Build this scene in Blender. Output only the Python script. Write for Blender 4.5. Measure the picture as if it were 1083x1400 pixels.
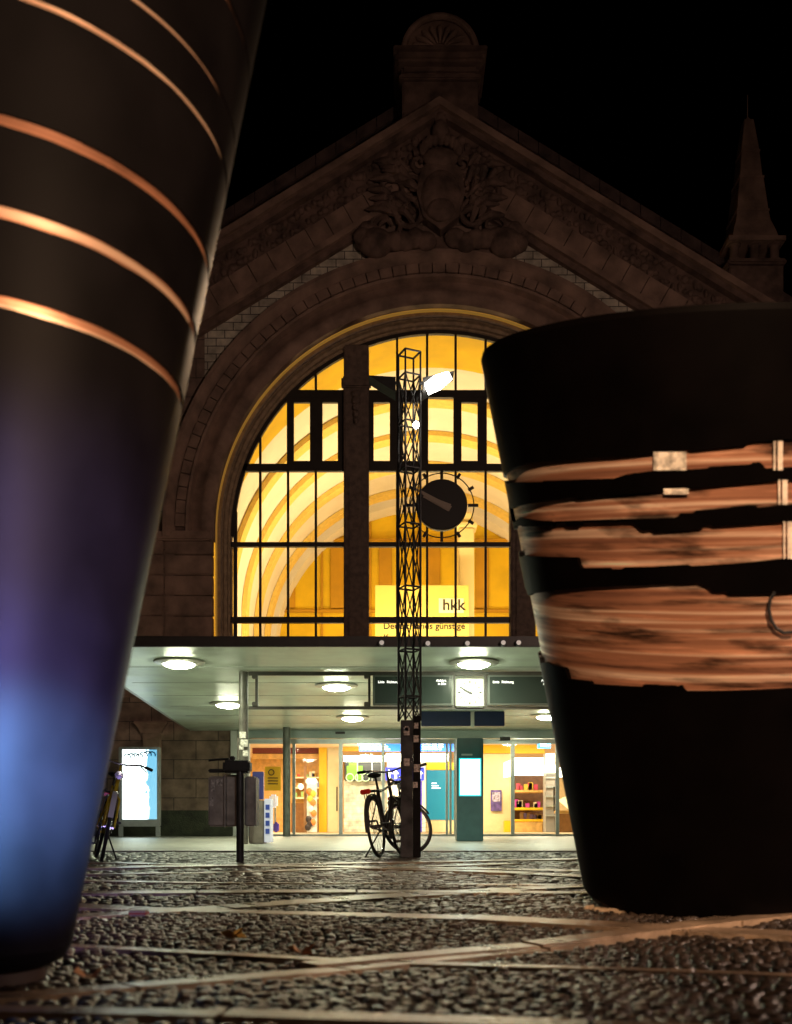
import bpy, bmesh, math, random
from math import sin, cos, pi, sqrt, radians, atan2
from mathutils import Vector, Matrix
import numpy as np
random.seed(7)
C = bpy.context.scene
for o in list(bpy.data.objects): bpy.data.objects.remove(o)

# ------------------------------------------------------------------ camera, sky, exposure
F, HORIZON, CAMZ = 1361.0, 1126.0, 0.38          # focal length in photo pixels, horizon row, camera height
cd = bpy.data.cameras.new('camera'); cam = bpy.data.objects.new('camera', cd); C.collection.objects.link(cam)
cam.location = (0, 0, CAMZ); cam.rotation_euler = (pi/2, 0, 0)
cd.sensor_fit = 'AUTO'; cd.sensor_width = 36; cd.lens = F/1400*36
cd.shift_y = (HORIZON-700)/1400; cd.clip_start = 0.05; cd.clip_end = 500
cd.dof.use_dof = True; cd.dof.focus_distance = 15; cd.dof.aperture_fstop = 3.2
C.camera = cam
w = bpy.data.worlds.new('World'); C.world = w; w.use_nodes = True
nt = w.node_tree; bg = nt.nodes['Background']
sky = nt.nodes.new('ShaderNodeTexSky'); sky.sky_type = 'NISHITA'; sky.sun_disc = False
sky.sun_elevation = radians(-9); sky.sun_rotation = radians(200)
nt.links.new(sky.outputs[0], bg.inputs[0]); bg.inputs[1].default_value = 0.05
C.view_settings.view_transform = 'Standard'; C.view_settings.look = 'None'
C.view_settings.exposure = 0; C.view_settings.gamma = 1
try:
    C.cycles.max_bounces = 6; C.cycles.diffuse_bounces = 3; C.cycles.glossy_bounces = 3
    C.cycles.transparent_max_bounces = 8; C.cycles.caustics_reflective = False; C.cycles.caustics_refractive = False
    C.cycles.sample_clamp_indirect = 4; C.cycles.use_denoising = True
except Exception: pass

def lamp(name, kind, loc, energy, color, target=None, size=.2, size_y=None, spot=60, blend=.6):
    l = bpy.data.lights.new(name, kind); l.energy = energy; l.color = color
    if kind == 'AREA':
        l.size = size
        if size_y: l.shape = 'RECTANGLE'; l.size_y = size_y
    else: l.shadow_soft_size = size
    if kind == 'SPOT': l.spot_size = radians(spot); l.spot_blend = blend
    o = bpy.data.objects.new(name, l); C.collection.objects.link(o); o.location = loc
    if target is not None:
        o.rotation_euler = (Vector(target)-Vector(loc)).to_track_quat('-Z', 'Y').to_euler()
    return o
WARM_SPOT = (1.0, .62, .37)
lamp('unseen_warm_light', 'SPOT', (.3, -3.0, 2.6), 2700, WARM_SPOT, (1.5, 3.95, 1.3), .12, spot=28, blend=.5)  # added spot brightening the copper bands of the right cup
lamp('unseen_warm_light', 'SPOT', (1.5, -.5, .95), 620, WARM_SPOT, (-1.0, 2.4, 1.55), .08, spot=44, blend=.6)  # added low spot brightening the slits of the left cup
lamp('unseen_warm_light', 'POINT', (-9.0, -12.0, 8.0), 500, (1, .60, .40), None, .25)  # sodium street lamp behind the camera, out of frame
lamp('unseen_square_light', 'SPOT', (8, 4, 7.0), 3200, (1, .69, .55), (1.3, 30, 7.5), .3, spot=88, blend=1)  # warm lamp on the square lighting the facade, out of frame
lamp('unseen_square_light', 'SPOT', (2.0, 1.0, 4.6), 360, (1, .92, .90), (-.9, 10.6, .9), .15, spot=38, blend=.7)  # added neutral fill for mast, bin and bicycles, no fixture in view
lamp('unseen_warm_light', 'SPOT', (5.2, 1.9, 2.1), 1000, (1, .69, .52), (1.0, 3.3, 0), .05, spot=42, blend=1)  # low warm lamp out of frame, raking the setts from the right
lamp('unseen_cup_spot', 'SPOT', (.25, .45, .42), 4700, (.17, .42, 1.0), (-.80, 2.2, .437), .05, spot=16.5, blend=1)  # blue light from out of frame on the left cup
lamp('unseen_cup_spot', 'SPOT', (.28, .4, .55), 1050, (.20, .22, 1.0), (-.78, 2.2, .60), .08, spot=19, blend=1)  # added spot carrying the blue glow upward on the left cup
lamp('unseen_cup_spot', 'SPOT', (.3, .3, .8), 700, (.42, .32, .92), (-.72, 2.2, .74), .1, spot=33, blend=1)  # added violet fill higher on the left cup, no fixture

# ------------------------------------------------------------------ materials
MATS = {}
def mat(name, col=(.5,.5,.5), rough=.6, metal=0, emit=None, estr=0, noise=0, nscale=6, bump=0, bscale=30, spec=.5):
    if name in MATS: return MATS[name]
    m = bpy.data.materials.new(name); m.use_nodes = True; t = m.node_tree; b = t.nodes['Principled BSDF']
    b.inputs['Base Color'].default_value = (*col, 1); b.inputs['Roughness'].default_value = rough
    b.inputs['Metallic'].default_value = metal; b.inputs['Specular IOR Level'].default_value = spec
    if emit: b.inputs['Emission Color'].default_value = (*emit, 1); b.inputs['Emission Strength'].default_value = estr
    if noise or bump: co = t.nodes.new('ShaderNodeTexCoord')
    if noise:
        n = t.nodes.new('ShaderNodeTexNoise'); n.inputs['Scale'].default_value = nscale; n.inputs['Detail'].default_value = 5
        t.links.new(co.outputs['Object'], n.inputs['Vector'])
        r = t.nodes.new('ShaderNodeMapRange'); r.inputs['To Min'].default_value = 1-noise; r.inputs['To Max'].default_value = 1+noise
        r.inputs['From Min'].default_value = .3; r.inputs['From Max'].default_value = .7
        t.links.new(n.outputs['Fac'], r.inputs['Value'])
        x = t.nodes.new('ShaderNodeMix'); x.data_type = 'RGBA'; x.blend_type = 'MULTIPLY'; x.inputs['Factor'].default_value = 1
        x.inputs['A'].default_value = (*col, 1); t.links.new(r.outputs[0], x.inputs['B'])
        t.links.new(x.outputs['Result'], b.inputs['Base Color'])
        rr = t.nodes.new('ShaderNodeMapRange'); rr.inputs['To Min'].default_value = max(.05, rough-.12); rr.inputs['To Max'].default_value = min(1, rough+.12)
        t.links.new(n.outputs['Fac'], rr.inputs['Value']); t.links.new(rr.outputs[0], b.inputs['Roughness'])
    if bump:
        n2 = t.nodes.new('ShaderNodeTexNoise'); n2.inputs['Scale'].default_value = bscale; n2.inputs['Detail'].default_value = 6
        t.links.new(co.outputs['Object'], n2.inputs['Vector'])
        bp = t.nodes.new('ShaderNodeBump'); bp.inputs['Strength'].default_value = bump; bp.inputs['Distance'].default_value = .05
        t.links.new(n2.outputs['Fac'], bp.inputs['Height']); t.links.new(bp.outputs[0], b.inputs['Normal'])
    MATS[name] = m; return m
def emitter(name, col, s): return mat(name, tuple(min(1, c) for c in col), .5, emit=col, estr=s)
def brick_mat(name, c1, c2, mortar, scale, bw, bh, msize=.02, rough=.85, bump=.6):
    m = bpy.data.materials.new(name); m.use_nodes = True; t = m.node_tree; b = t.nodes['Principled BSDF']
    co = t.nodes.new('ShaderNodeTexCoord'); mp = t.nodes.new('ShaderNodeMapping'); mp.inputs['Rotation'].default_value = (-pi/2, 0, 0)
    t.links.new(co.outputs['Object'], mp.inputs[0])
    br = t.nodes.new('ShaderNodeTexBrick'); br.inputs['Scale'].default_value = scale
    br.inputs['Brick Width'].default_value = bw; br.inputs['Row Height'].default_value = bh; br.inputs['Mortar Size'].default_value = msize
    br.inputs['Color1'].default_value = (*c1, 1); br.inputs['Color2'].default_value = (*c2, 1); br.inputs['Mortar'].default_value = (*mortar, 1)
    t.links.new(mp.outputs[0], br.inputs[0])
    n = t.nodes.new('ShaderNodeTexNoise'); n.inputs['Scale'].default_value = 3; n.inputs['Detail'].default_value = 8
    t.links.new(co.outputs['Object'], n.inputs[0])
    r = t.nodes.new('ShaderNodeMapRange'); r.inputs['From Min'].default_value = .3; r.inputs['From Max'].default_value = .7
    r.inputs['To Min'].default_value = .55; r.inputs['To Max'].default_value = 1.3; t.links.new(n.outputs[0], r.inputs[0])
    x = t.nodes.new('ShaderNodeMix'); x.data_type = 'RGBA'; x.blend_type = 'MULTIPLY'; x.inputs['Factor'].default_value = 1
    t.links.new(br.outputs['Color'], x.inputs['A']); t.links.new(r.outputs[0], x.inputs['B']); t.links.new(x.outputs['Result'], b.inputs['Base Color'])
    b.inputs['Roughness'].default_value = rough
    h = t.nodes.new('ShaderNodeMath'); h.operation = 'MULTIPLY_ADD'; t.links.new(br.outputs['Fac'], h.inputs[0]); h.inputs[1].default_value = -1
    t.links.new(n.outputs[0], h.inputs[2])
    bp = t.nodes.new('ShaderNodeBump'); bp.inputs['Strength'].default_value = bump; bp.inputs['Distance'].default_value = .03
    t.links.new(h.outputs[0], bp.inputs['Height']); t.links.new(bp.outputs[0], b.inputs['Normal'])
    MATS[name] = m; return m
def glass_mat(name, tint=(1,1,1), gloss=.08):
    m = bpy.data.materials.new(name); m.use_nodes = True; t = m.node_tree; t.nodes.remove(t.nodes['Principled BSDF'])
    tr = t.nodes.new('ShaderNodeBsdfTransparent'); tr.inputs[0].default_value = (*tint, 1)
    gl = t.nodes.new('ShaderNodeBsdfGlossy'); gl.inputs['Roughness'].default_value = .04
    mx = t.nodes.new('ShaderNodeMixShader'); fr = t.nodes.new('ShaderNodeFresnel'); fr.inputs[0].default_value = 1.45
    t.links.new(fr.outputs[0], mx.inputs[0]); t.links.new(tr.outputs[0], mx.inputs[1]); t.links.new(gl.outputs[0], mx.inputs[2])
    t.links.new(mx.outputs[0], t.nodes['Material Output'].inputs[0]); MATS[name] = m; return m

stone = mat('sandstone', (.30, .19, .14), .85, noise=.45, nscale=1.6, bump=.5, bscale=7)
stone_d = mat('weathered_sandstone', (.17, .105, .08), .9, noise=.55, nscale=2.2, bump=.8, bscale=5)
ashlar = brick_mat('ashlar_blocks', (.30, .20, .15), (.22, .145, .11), (.07, .05, .04), 1.0, 1.35, .58, .012)
palebrick = brick_mat('pale_brick', (.70, .62, .48), (.55, .48, .38), (.12, .10, .08), 1.0, .52, .24, .014)
darkmetal = mat('dark_painted_metal', (.022, .02, .019), .5, noise=.3, nscale=9)
frame_m = mat('window_frame_paint', (.03, .022, .016), .55, noise=.2)
slate = mat('slate_roof', (.035, .028, .026), .8, noise=.4, nscale=3)
white_p = mat('white_paint', (.72, .74, .70), .5, noise=.06, nscale=2)
soffit_m = mat('canopy_soffit', (.62, .72, .62), .38, noise=.22, nscale=1.1)
alu = mat('aluminium', (.5, .54, .53), .38, metal=.7, noise=.1)
teal_m = mat('teal_kiosk', (.035, .10, .11), .4, noise=.1)
blue_m = mat('blue_sign', (.006, .018, .085), .4, noise=.1)
steel = mat('worn_steel', (.085, .08, .08), .45, metal=.6, noise=.35, nscale=5, bump=.1)
rubber = mat('rubber', (.012, .012, .012), .6)
chrome = mat('chrome', (.6, .6, .6), .25, metal=1)
glass = glass_mat('pane_glass')

# ------------------------------------------------------------------ mesh helpers
def P(px, py, Y): return Vector(((px-541.5)*Y/F, Y, CAMZ+(HORIZON-py)*Y/F))
def G(px, py):
    d = F*CAMZ/(py-HORIZON); return Vector(((px-541.5)*d/F, d, 0))
class MB:
    def __init__(s): s.v = []; s.f = []; s.uv = None
    def add(s, vs, fs):
        n = len(s.v); s.v += [tuple(v) for v in vs]; s.f += [tuple(i+n for i in f) for f in fs]; return s
    def box(s, a, b, c=0.0):
        x0, x1 = sorted((a[0], b[0])); y0, y1 = sorted((a[1], b[1])); z0, z1 = sorted((a[2], b[2]))
        c = min(c, (x1-x0)*.4, (y1-y0)*.4, (z1-z0)*.4)
        if c <= 0:
            return s.add([(x0,y0,z0),(x1,y0,z0),(x1,y1,z0),(x0,y1,z0),(x0,y0,z1),(x1,y0,z1),(x1,y1,z1),(x0,y1,z1)],
                  [(0,3,2,1),(4,5,6,7),(0,1,5,4),(1,2,6,5),(2,3,7,6),(3,0,4,7)])
        bm = bmesh.new(); bmesh.ops.create_cube(bm, size=1)
        for v in bm.verts: v.co = ((x0+x1)/2+v.co.x*(x1-x0), (y0+y1)/2+v.co.y*(y1-y0), (z0+z1)/2+v.co.z*(z1-z0))
        bmesh.ops.bevel(bm, geom=bm.edges[:], offset=c, segments=2, affect='EDGES')
        return s.bm(bm)
    def bm(s, bm):
        bm.verts.index_update(); vs = [v.co[:] for v in bm.verts]; fs = [[v.index for v in f.verts] for f in bm.faces]; bm.free(); return s.add(vs, fs)
    def tube(s, pts, r, n=10, closed=False, cap=True):
        pts = [Vector(p) for p in pts]; m = len(pts); rs = r if isinstance(r, (list, tuple)) else [r]*m
        vs = []; up = None
        for i, p in enumerate(pts):
            if closed: t = pts[(i+1) % m]-pts[i-1]
            else: t = pts[min(i+1, m-1)]-pts[max(i-1, 0)]
            t.normalize()
            if up is None: up = Vector((0,0,1)) if abs(t.z) < .9 else Vector((1,0,0))
            e1 = (up-t*up.dot(t)).normalized(); up = e1; e2 = t.cross(e1)
            for k in range(n): vs.append(p+(e1*cos(2*pi*k/n)+e2*sin(2*pi*k/n))*rs[i])
        fs = []
        for i in range(m if closed else m-1):
            j = (i+1) % m
            for k in range(n): fs.append((i*n+k, i*n+(k+1)%n, j*n+(k+1)%n, j*n+k))
        if cap and not closed: fs += [tuple(range(n))[::-1], tuple((m-1)*n+k for k in range(n))]
        return s.add(vs, fs)
    def bar(s, a, b, wx, wy):          # square bar between two points
        a, b = Vector(a), Vector(b); t = (b-a).normalized(); up = Vector((0,1,0)) if abs(t.y) < .9 else Vector((1,0,0))
        e1 = t.cross(up).normalized(); e2 = t.cross(e1)
        vs = [p+e1*sx*wx/2+e2*sy*wy/2 for p in (a, b) for sx, sy in ((-1,-1),(1,-1),(1,1),(-1,1))]
        return s.add(vs, [(0,3,2,1),(4,5,6,7),(0,1,5,4),(1,2,6,5),(2,3,7,6),(3,0,4,7)])
    def lathe(s, prof, loc=(0,0,0), axis='z', n=32, ang=2*pi):
        loc = Vector(loc); vs = []; full = ang > 6.28; st = n if full else n+1
        for i in range(st):
            a = ang*i/n
            for r, h in prof:
                if axis == 'z': q = (r*cos(a), r*sin(a), h)
                elif axis == 'y': q = (r*cos(a), h, r*sin(a))
                else: q = (h, r*cos(a), r*sin(a))
                vs.append(loc+Vector(q))
        m = len(prof); fs = []
        for i in range(n):
            j = (i+1) % st
            for k in range(m-1): fs.append((i*m+k, j*m+k, j*m+k+1, i*m+k+1))
        return s.add(vs, fs)
    def ell(s, c, r, n=12):
        bm = bmesh.new(); bmesh.ops.create_uvsphere(bm, u_segments=n, v_segments=max(6, n//2+2), radius=1)
        for v in bm.verts: v.co = Vector((c[0]+v.co.x*r[0], c[1]+v.co.y*r[1], c[2]+v.co.z*r[2]))
        return s.bm(bm)
    def prism(s, pts, y0, y1):         # polygon in xz extruded along y
        n = len(pts); vs = [(x, y0, z) for x, z in pts]+[(x, y1, z) for x, z in pts]
        return s.add(vs, [tuple(range(n)), tuple(range(n, 2*n))[::-1]]+[(i, i+n, (i+1)%n+n, (i+1)%n) for i in range(n)])
    def grid(s, rows, closed_u=False, closed_v=False):
        nu, nv = len(rows), len(rows[0]); vs = [p for r in rows for p in r]; fs = []
        for i in range(nu if closed_u else nu-1):
            for j in range(nv if closed_v else nv-1):
                a, b = (i+1) % nu, (j+1) % nv; fs.append((i*nv+j, a*nv+j, a*nv+b, i*nv+b))
        return s.add(vs, fs)
    def obj(s, name, m, parent=None, smooth=False, loc=None):
        me = bpy.data.meshes.new(name); me.from_pydata(s.v, [], s.f)
        bm = bmesh.new(); bm.from_mesh(me); bmesh.ops.recalc_face_normals(bm, faces=bm.faces); bm.to_mesh(me); bm.free()
        if smooth:
            me.polygons.foreach_set('use_smooth', [True]*len(me.polygons))
            try: me.set_sharp_from_angle(angle=radians(35))
            except Exception: pass
        me.materials.append(m); me.update()
        return link(name, me, parent)
def link(name, me, parent=None):
    o = bpy.data.objects.new(name, me); C.collection.objects.link(o)
    if parent is not None:
        o.parent = parent; r = parent
        while r is not None:           # geometry is written in world space: undo every ancestor's own place
            r = r.parent
        o.matrix_parent_inverse = parent_world(parent).inverted()
    return o
def parent_world(o):
    M = Matrix.LocRotScale(o.location, o.rotation_euler, o.scale)
    return (parent_world(o.parent) @ o.matrix_parent_inverse @ M) if o.parent else M
def tag(o, label, cat, group=None):
    o['label'] = label; o['category'] = cat
    if group: o['group'] = group
    return o
def thing(name, label, cat, loc=(0,0,0), group=None, rotz=0):
    o = bpy.data.objects.new(name, None); C.collection.objects.link(o); o.location = loc; o.rotation_euler.z = rotz
    return tag(o, label, cat, group)
def structure(o): o['kind'] = 'structure'; return o
def copy_tree(o, parent=None):
    c = o.copy(); C.collection.objects.link(c)
    if parent is not None: c.parent = parent
    for k in list(o.children): copy_tree(k, c)
    return c
def text(name, s, size, loc, m, parent=None, depth=.004, align='LEFT', yaw=0):
    cu = bpy.data.curves.new(name, 'FONT'); cu.body = s; cu.size = size; cu.extrude = depth; cu.offset = size*.018; cu.align_x = align
    t = bpy.data.objects.new(name, cu); C.collection.objects.link(t)
    dg = bpy.context.evaluated_depsgraph_get(); me = bpy.data.meshes.new_from_object(t.evaluated_get(dg))
    bpy.data.objects.remove(t); M = Matrix.Translation(loc) @ Matrix.Rotation(yaw, 4, 'Z') @ Matrix.Rotation(pi/2, 4, 'X')
    me.transform(M); me.materials.clear(); me.materials.append(m); return link(name, me, parent)
def flat_shape(name, loops, y0, y1, m, parent=None):      # filled 2D outline with holes in xz, given thickness in y
    cu = bpy.data.curves.new(name, 'CURVE'); cu.dimensions = '2D'; cu.fill_mode = 'BOTH'; cu.extrude = abs(y1-y0)/2
    for l in loops:
        sp = cu.splines.new('POLY'); sp.points.add(len(l)-1)
        for p, (x, z) in zip(sp.points, l): p.co = (x, z, 0, 1)
        sp.use_cyclic_u = True
    t = bpy.data.objects.new(name, cu); C.collection.objects.link(t)
    dg = bpy.context.evaluated_depsgraph_get(); me = bpy.data.meshes.new_from_object(t.evaluated_get(dg))
    bpy.data.objects.remove(t); me.transform(Matrix.Translation((0, (y0+y1)/2, 0)) @ Matrix.Rotation(pi/2, 4, 'X'))
    me.materials.clear(); me.materials.append(m); return link(name, me, parent)

# ================================================================== GROUND
FY = 30.24                                   # facade plane
def xz(px, py, Y=FY): p = P(px, py, Y); return (p.x, p.z)
structure(MB().add([(-150,-60,-.04),(150,-60,-.04),(150,200,-.04),(-150,200,-.04)], [(0,1,2,3)]).obj('ground', mat('joint_sand', (.03, .024, .02), .8, noise=.4, bump=.6, bscale=14)))
strips_px = [((75,1356),(830,1274),.105), ((95,1286),(1083,1327),.065), ((110,1223),(820,1219),.16), ((115,1247),(800,1211),.20),
             ((320,1243),(832,1263),.16), ((150,1390),(1083,1408),.08), ((120,1196),(560,1184),.25), ((560,1188),(800,1196),.25),
             ((200,1205),(700,1210),.16), ((120,1179),(760,1190),.3), ((150,1186),(800,1174),.3), ((830,1274),(1400,1225),.10)]
segs = []
for a, b, wd in strips_px:
    a, b = G(*a), G(*b); d = (b-a).normalized(); segs.append((a-d*1.2, b+d*1.2, wd))
def hfun(x, y):
    f = min(1, max(0, (9-y)/2.5)); return f*(.011*sin(1.5*y+.7*x)+.010*sin(3.3*y-.9*x+1))
st = MB()
for q, (a, b, wd) in enumerate(segs):
    d = (b-a).normalized(); nrm = Vector((-d.y, d.x, 0)); L = (b-a).length; t = 0
    while t < L:
        l = random.uniform(.6, 1.05); e = min(t+l, L); z = -.004+q*.0006+random.uniform(-.0015, .0015); jo = .006
        p = [a+d*(t+jo)-nrm*wd/2, a+d*(e-jo)-nrm*wd/2, a+d*(e-jo)+nrm*wd/2, a+d*(t+jo)+nrm*wd/2]
        ti = random.uniform(-.002, .002)
        st.add([(*x.xy, hfun(x.x, x.y)+z+(ti if i in (1,2) else 0)) for i, x in enumerate(p)]+[(*x.xy, z-.08) for x in p], [(0,1,2,3),(0,4,5,1),(1,5,6,2),(2,6,7,3),(3,7,4,0)]); t = e
structure(st.obj('granite_strips', mat('granite_slab', (.22, .155, .10), .30, noise=.6, nscale=5, bump=.2, bscale=40)))
# setts, each a small domed stone
rng = np.random.default_rng(3)
vs, fs, base = [], [], 0
gg = np.array([-1, -.78, 0, .78, 1])
gx, gy = np.meshgrid(gg, gg, indexing='ij')
dome = np.minimum(1, 1.35*(1-np.abs(gx)**5)*(1-np.abs(gy)**5)); dome = np.where(dome <= 0, -1.2, dome)
quads = [(i*5+j, (i+1)*5+j, (i+1)*5+j+1, i*5+j+1) for i in range(4) for j in range(4)]
y = 1.5; row = 0
A0 = np.array([s[0].xy for s in segs]); B0 = np.array([s[1].xy for s in segs]); WD = np.array([s[2] for s in segs])
while y < 13.6:
    h = (.060+.010*rng.random())*(.60 if y < 4.4 else .9 if y < 7 else 1.7); half = .42*y+.9
    x = -half+rng.random()*.1
    while x < half:
        wd = (.058+.022*rng.random())*(.60 if y < 4.4 else .9 if y < 7 else 1.7); cx_, cy_ = x+wd/2, y+h/2+.03*sin(x*1.1+y*.7)+.005*rng.standard_normal()
        p = np.array([cx_, cy_]); ab = B0-A0; tt = np.clip(((p-A0)*ab).sum(1)/(ab**2).sum(1), 0, 1)
        dist = np.hypot(*(A0+ab*tt[:, None]-p).T)-WD/2
        if dist.min() > .03:
            top = -.006+.003*rng.standard_normal()+.004*sin(x*2.3+.7*y)*sin(y*1.9)+hfun(cx_, cy_)
            tx, ty = rng.standard_normal(2)*.028; a = rng.standard_normal()*.06
            sx = wd/2-.002; sy = h/2-.002; lx, ly = gx*sx, gy*sy
            Z = top+.0055*(dome-1)+tx*lx+ty*ly+rng.standard_normal((5,5))*.0016
            X = cx_+lx*cos(a)-ly*sin(a); Y = cy_+lx*sin(a)+ly*cos(a)
            vs.append(np.stack([X, Y, Z], -1).reshape(-1, 3)); fs += [tuple(base+i for i in qd) for qd in quads]; base += 25
        x += wd
    y += h; row += 1
me = bpy.data.meshes.new('cobblestone_paving'); me.from_pydata(np.concatenate(vs).tolist(), [], fs)
me.polygons.foreach_set('use_smooth', [True]*len(me.polygons))
me.materials.append(mat('cobble_stone', (.040, .029, .021), .34, noise=.95, nscale=5, bump=.25, bscale=50, spec=.5))
structure(link('cobblestone_paving', me))
pv = MB().box((-30, 13.7, -.3), (30, 29.9, .004), .004)
structure(pv.obj('pavement', mat('wet_concrete', (.33, .33, .29), .42, noise=.25, nscale=2.5, bump=.12, bscale=12)))
kb = MB()
for i in range(40):
    kb.box((-20+i*1.0+.005, 13.42, -.2), (-20+i*1.0+.995, 13.69, .012), .012)
structure(kb.obj('kerb', mat('kerb_stone', (.26, .24, .21), .5, noise=.3, bump=.2)))

# ================================================================== STATION BUILDING
CXB, CZ = xz(600, 722); S = FY/F            # arch centre, metres per photo pixel on the facade
bld = thing('station_building', 'old sandstone railway station with arched yellow-lit hall window under a steep gable', 'station building', (CXB, FY, 0))
def arc(R, n=72, zb=0.0):
    return [(CXB-R, zb)]+[(CXB-R*cos(pi*i/n), CZ+R*sin(pi*i/n)) for i in range(n+1)]+[(CXB+R, zb)]
slope = .612
apx, apz = xz(602, 150)
def rake(off, half): return [(CXB-half, apz-off-half*slope), (CXB, apz-off), (CXB+half, apz-off-half*slope)]
HW = 11.6
zr = apz-HW*slope
door_l, door_r = xz(325, 0)[0], 2*CXB-xz(325, 0)[0]; door_t = 3.2
outer = [(CXB-HW-4.5, 0), (door_l, 0), (door_l, door_t), (door_r, door_t), (door_r, 0), (CXB+HW+4.5, 0), (CXB+HW+4.5, zr-1.2), (CXB+HW, zr-1.0), (CXB+HW, zr-.3), (CXB, apz-.3), (CXB-HW, zr-.3), (CXB-HW, zr-1.0), (CXB-HW-4.5, zr-1.2)]
holeR = 361*S
hole = [(CXB-holeR, 5.2)]+arc(holeR, 72, 5.2)[1:-1]+[(CXB+holeR, 5.2)]
flat_shape('wall', [outer, hole], FY, FY+.5, ashlar, bld)
brick_tri = [(CXB+x*sg, z) for sg in (1,) for x, z in []]
# pale brick fields between rake and arch
for sg in (-1, 1):
    pts = []
    for px in range(100, 330, 10):
        d = px*S; pts.append((CXB+sg*d, apz-108*S-d*slope))
    low = []
    for px in range(320, 95, -10):
        d = px*S; low.append((CXB+sg*d, CZ+sqrt(max(0, (373*S)**2-d*d))-.02))
    MB().prism(pts+[p for p in low], FY-.012, FY+.1).obj('brick_field', palebrick, bld)
# quoin blocks beside the arch
def quoin_stone(a, c): MB().box(a, c, .03).obj('quoin', stone, bld)
zq = 4.2; r = 0
while zq < CZ-.5:
    hq = .62
    for sg in (-1, 1):
        L = 1.15 if r % 2 else .75
        a = CXB+sg*8.36; quoin_stone((a, FY-.09, zq+.012), (a+sg*L, FY+.2, zq+hq-.012))
        quoin_stone((a+sg*(L+.03), FY-.06, zq+.012), (a+sg*(L+1.2), FY+.2, zq+hq-.012))
        quoin_stone((CXB+sg*6.88, FY-.05, zq+.012), (CXB+sg*8.32, FY+.3, zq+hq-.012))
    zq += hq; r += 1
# archivolts: profile (R, Y) swept round the arch and down the jambs
def sweep(name, prof, m, zb=4.4, n=96, closed=True, zs=None):
    rows = []
    N = [('L', 0)]+[('A', i/n) for i in range(n+1)]+[('R', 0)]
    for kind, t in N:
        row = []
        for R, Y in prof:
            if kind == 'L': row.append((CXB-R, Y, zb))
            elif kind == 'R': row.append((CXB+R, Y, zb))
            else: row.append((CXB-R*cos(pi*t), Y, CZ+R*sin(pi*t)))
        rows.append(row)
    return MB().grid(rows, False, closed).obj(name, m, bld, smooth=True)
sweep('outer_archivolt', [(360*S, FY+.3), (360*S, FY-.06), (365*S, FY-.2), (370*S, FY-.28), (375*S, FY-.28), (375*S, FY+.3)], stone, zb=CZ-.3)
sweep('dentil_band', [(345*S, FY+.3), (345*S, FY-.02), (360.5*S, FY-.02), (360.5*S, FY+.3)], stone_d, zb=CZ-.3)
sweep('plain_archivolt', [(308*S, FY+.5), (308*S, FY+.06), (311*S, FY+.0), (314*S, FY-.05), (320*S, FY-.07), (326*S, FY-.02), (329*S, FY+.05), (339*S, FY+.1), (342*S, FY-.09), (345.5*S, FY-.11), (345.5*S, FY+.5)], stone, zb=CZ-.3)
sweep('golden_arris', [(301*S, FY+.62), (301*S, FY+.52), (303*S, FY+.50), (305*S, FY+.52), (308.4*S, FY+.54), (308.4*S, FY+.62)], mat('plastered_reveal', (.34, .25, .17), .6, noise=.25), zb=4.4)
sweep('reveal', [(289*S, FY+1.02), (289*S, FY+.93), (290.5*S, FY+.91), (291.5*S, FY+.84), (294*S, FY+.83), (295*S, FY+.74), (299*S, FY+.72), (300*S, FY+.6), (303*S, FY+.6), (303*S, FY+1.02)], mat('brown_reveal', (.40, .28, .17), .75, noise=.3, bump=.2), zb=4.4)
dn = MB()
for i in range(61):
    a = pi*(i+.5)/61; R0, R1 = 346.5*S, 359*S; c, s_ = cos(a), sin(a); e = .062
    q = []
    for Y in (FY-.16, FY):
        for R, dd in ((R0,-1),(R0,1),(R1,1),(R1,-1)):
            q.append((CXB-R*cos(a+dd*e/2.6), Y, CZ+R*sin(a+dd*e/2.6)))
    dn.add(q, [(0,1,2,3),(4,7,6,5),(0,4,5,1),(1,5,6,2),(2,6,7,3),(3,7,4,0)])
dn.obj('dentil', stone, bld)
# added glowing ribbon standing in for window light on the arch step
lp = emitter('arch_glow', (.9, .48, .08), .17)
sweep('added_glow_ribbon', [(308.2*S, FY+.33), (306.8*S, FY+.33), (306.8*S, FY+.50), (308.2*S, FY+.50)], lp, zb=4.4)
# impost course
for sg in (-1, 1): MB().box((CXB+sg*6.86, FY-.2, CZ-.42), (CXB+sg*10.6, FY+.2, CZ-.12), .05).obj('impost', stone, bld)
# raking courses along the gable
def rake_course(name, o0, o1, y0, m, half=HW, steps=1, jitter=0, lo=0):
    for sg in (-1, 1):
        b = MB(); n = 20
        for i in range(n):
            d0 = lo+(half-lo)*i/n; d1 = lo+(half-lo)*(i+1)/n-(.02 if steps else 0)
            sk = -(o1-o0)*.42
            z = lambda d, o: apz-o-d*slope
            yy = y0+random.uniform(-jitter, jitter)
            q = []
            for Y in (yy, FY+.15):
                for d, o in ((max(0, d0+sk),o1),(max(0, d1+sk),o1),(d1,o0),(d0,o0)): q.append((CXB+sg*d, Y, z(d, o)))
            b.add(q, [(0,1,2,3),(4,7,6,5),(0,4,5,1),(1,5,6,2),(2,6,7,3),(3,7,4,0)])
        b.obj(name, m, bld)
rake_course('raking_cornice', -.02, .22, FY-.55, stone, steps=0)
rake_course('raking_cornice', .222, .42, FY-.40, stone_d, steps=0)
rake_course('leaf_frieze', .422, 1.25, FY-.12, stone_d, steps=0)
rake_course('raking_blocks', 1.26, 2.05, FY-.18, stone, jitter=.015)
rake_course('raking_moulding', 2.06, 2.26, FY-.34, stone, steps=0, lo=1.2)
rake_course('raking_moulding', 2.262, 2.48, FY-.20, stone_d, steps=0, lo=1.6)
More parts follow.
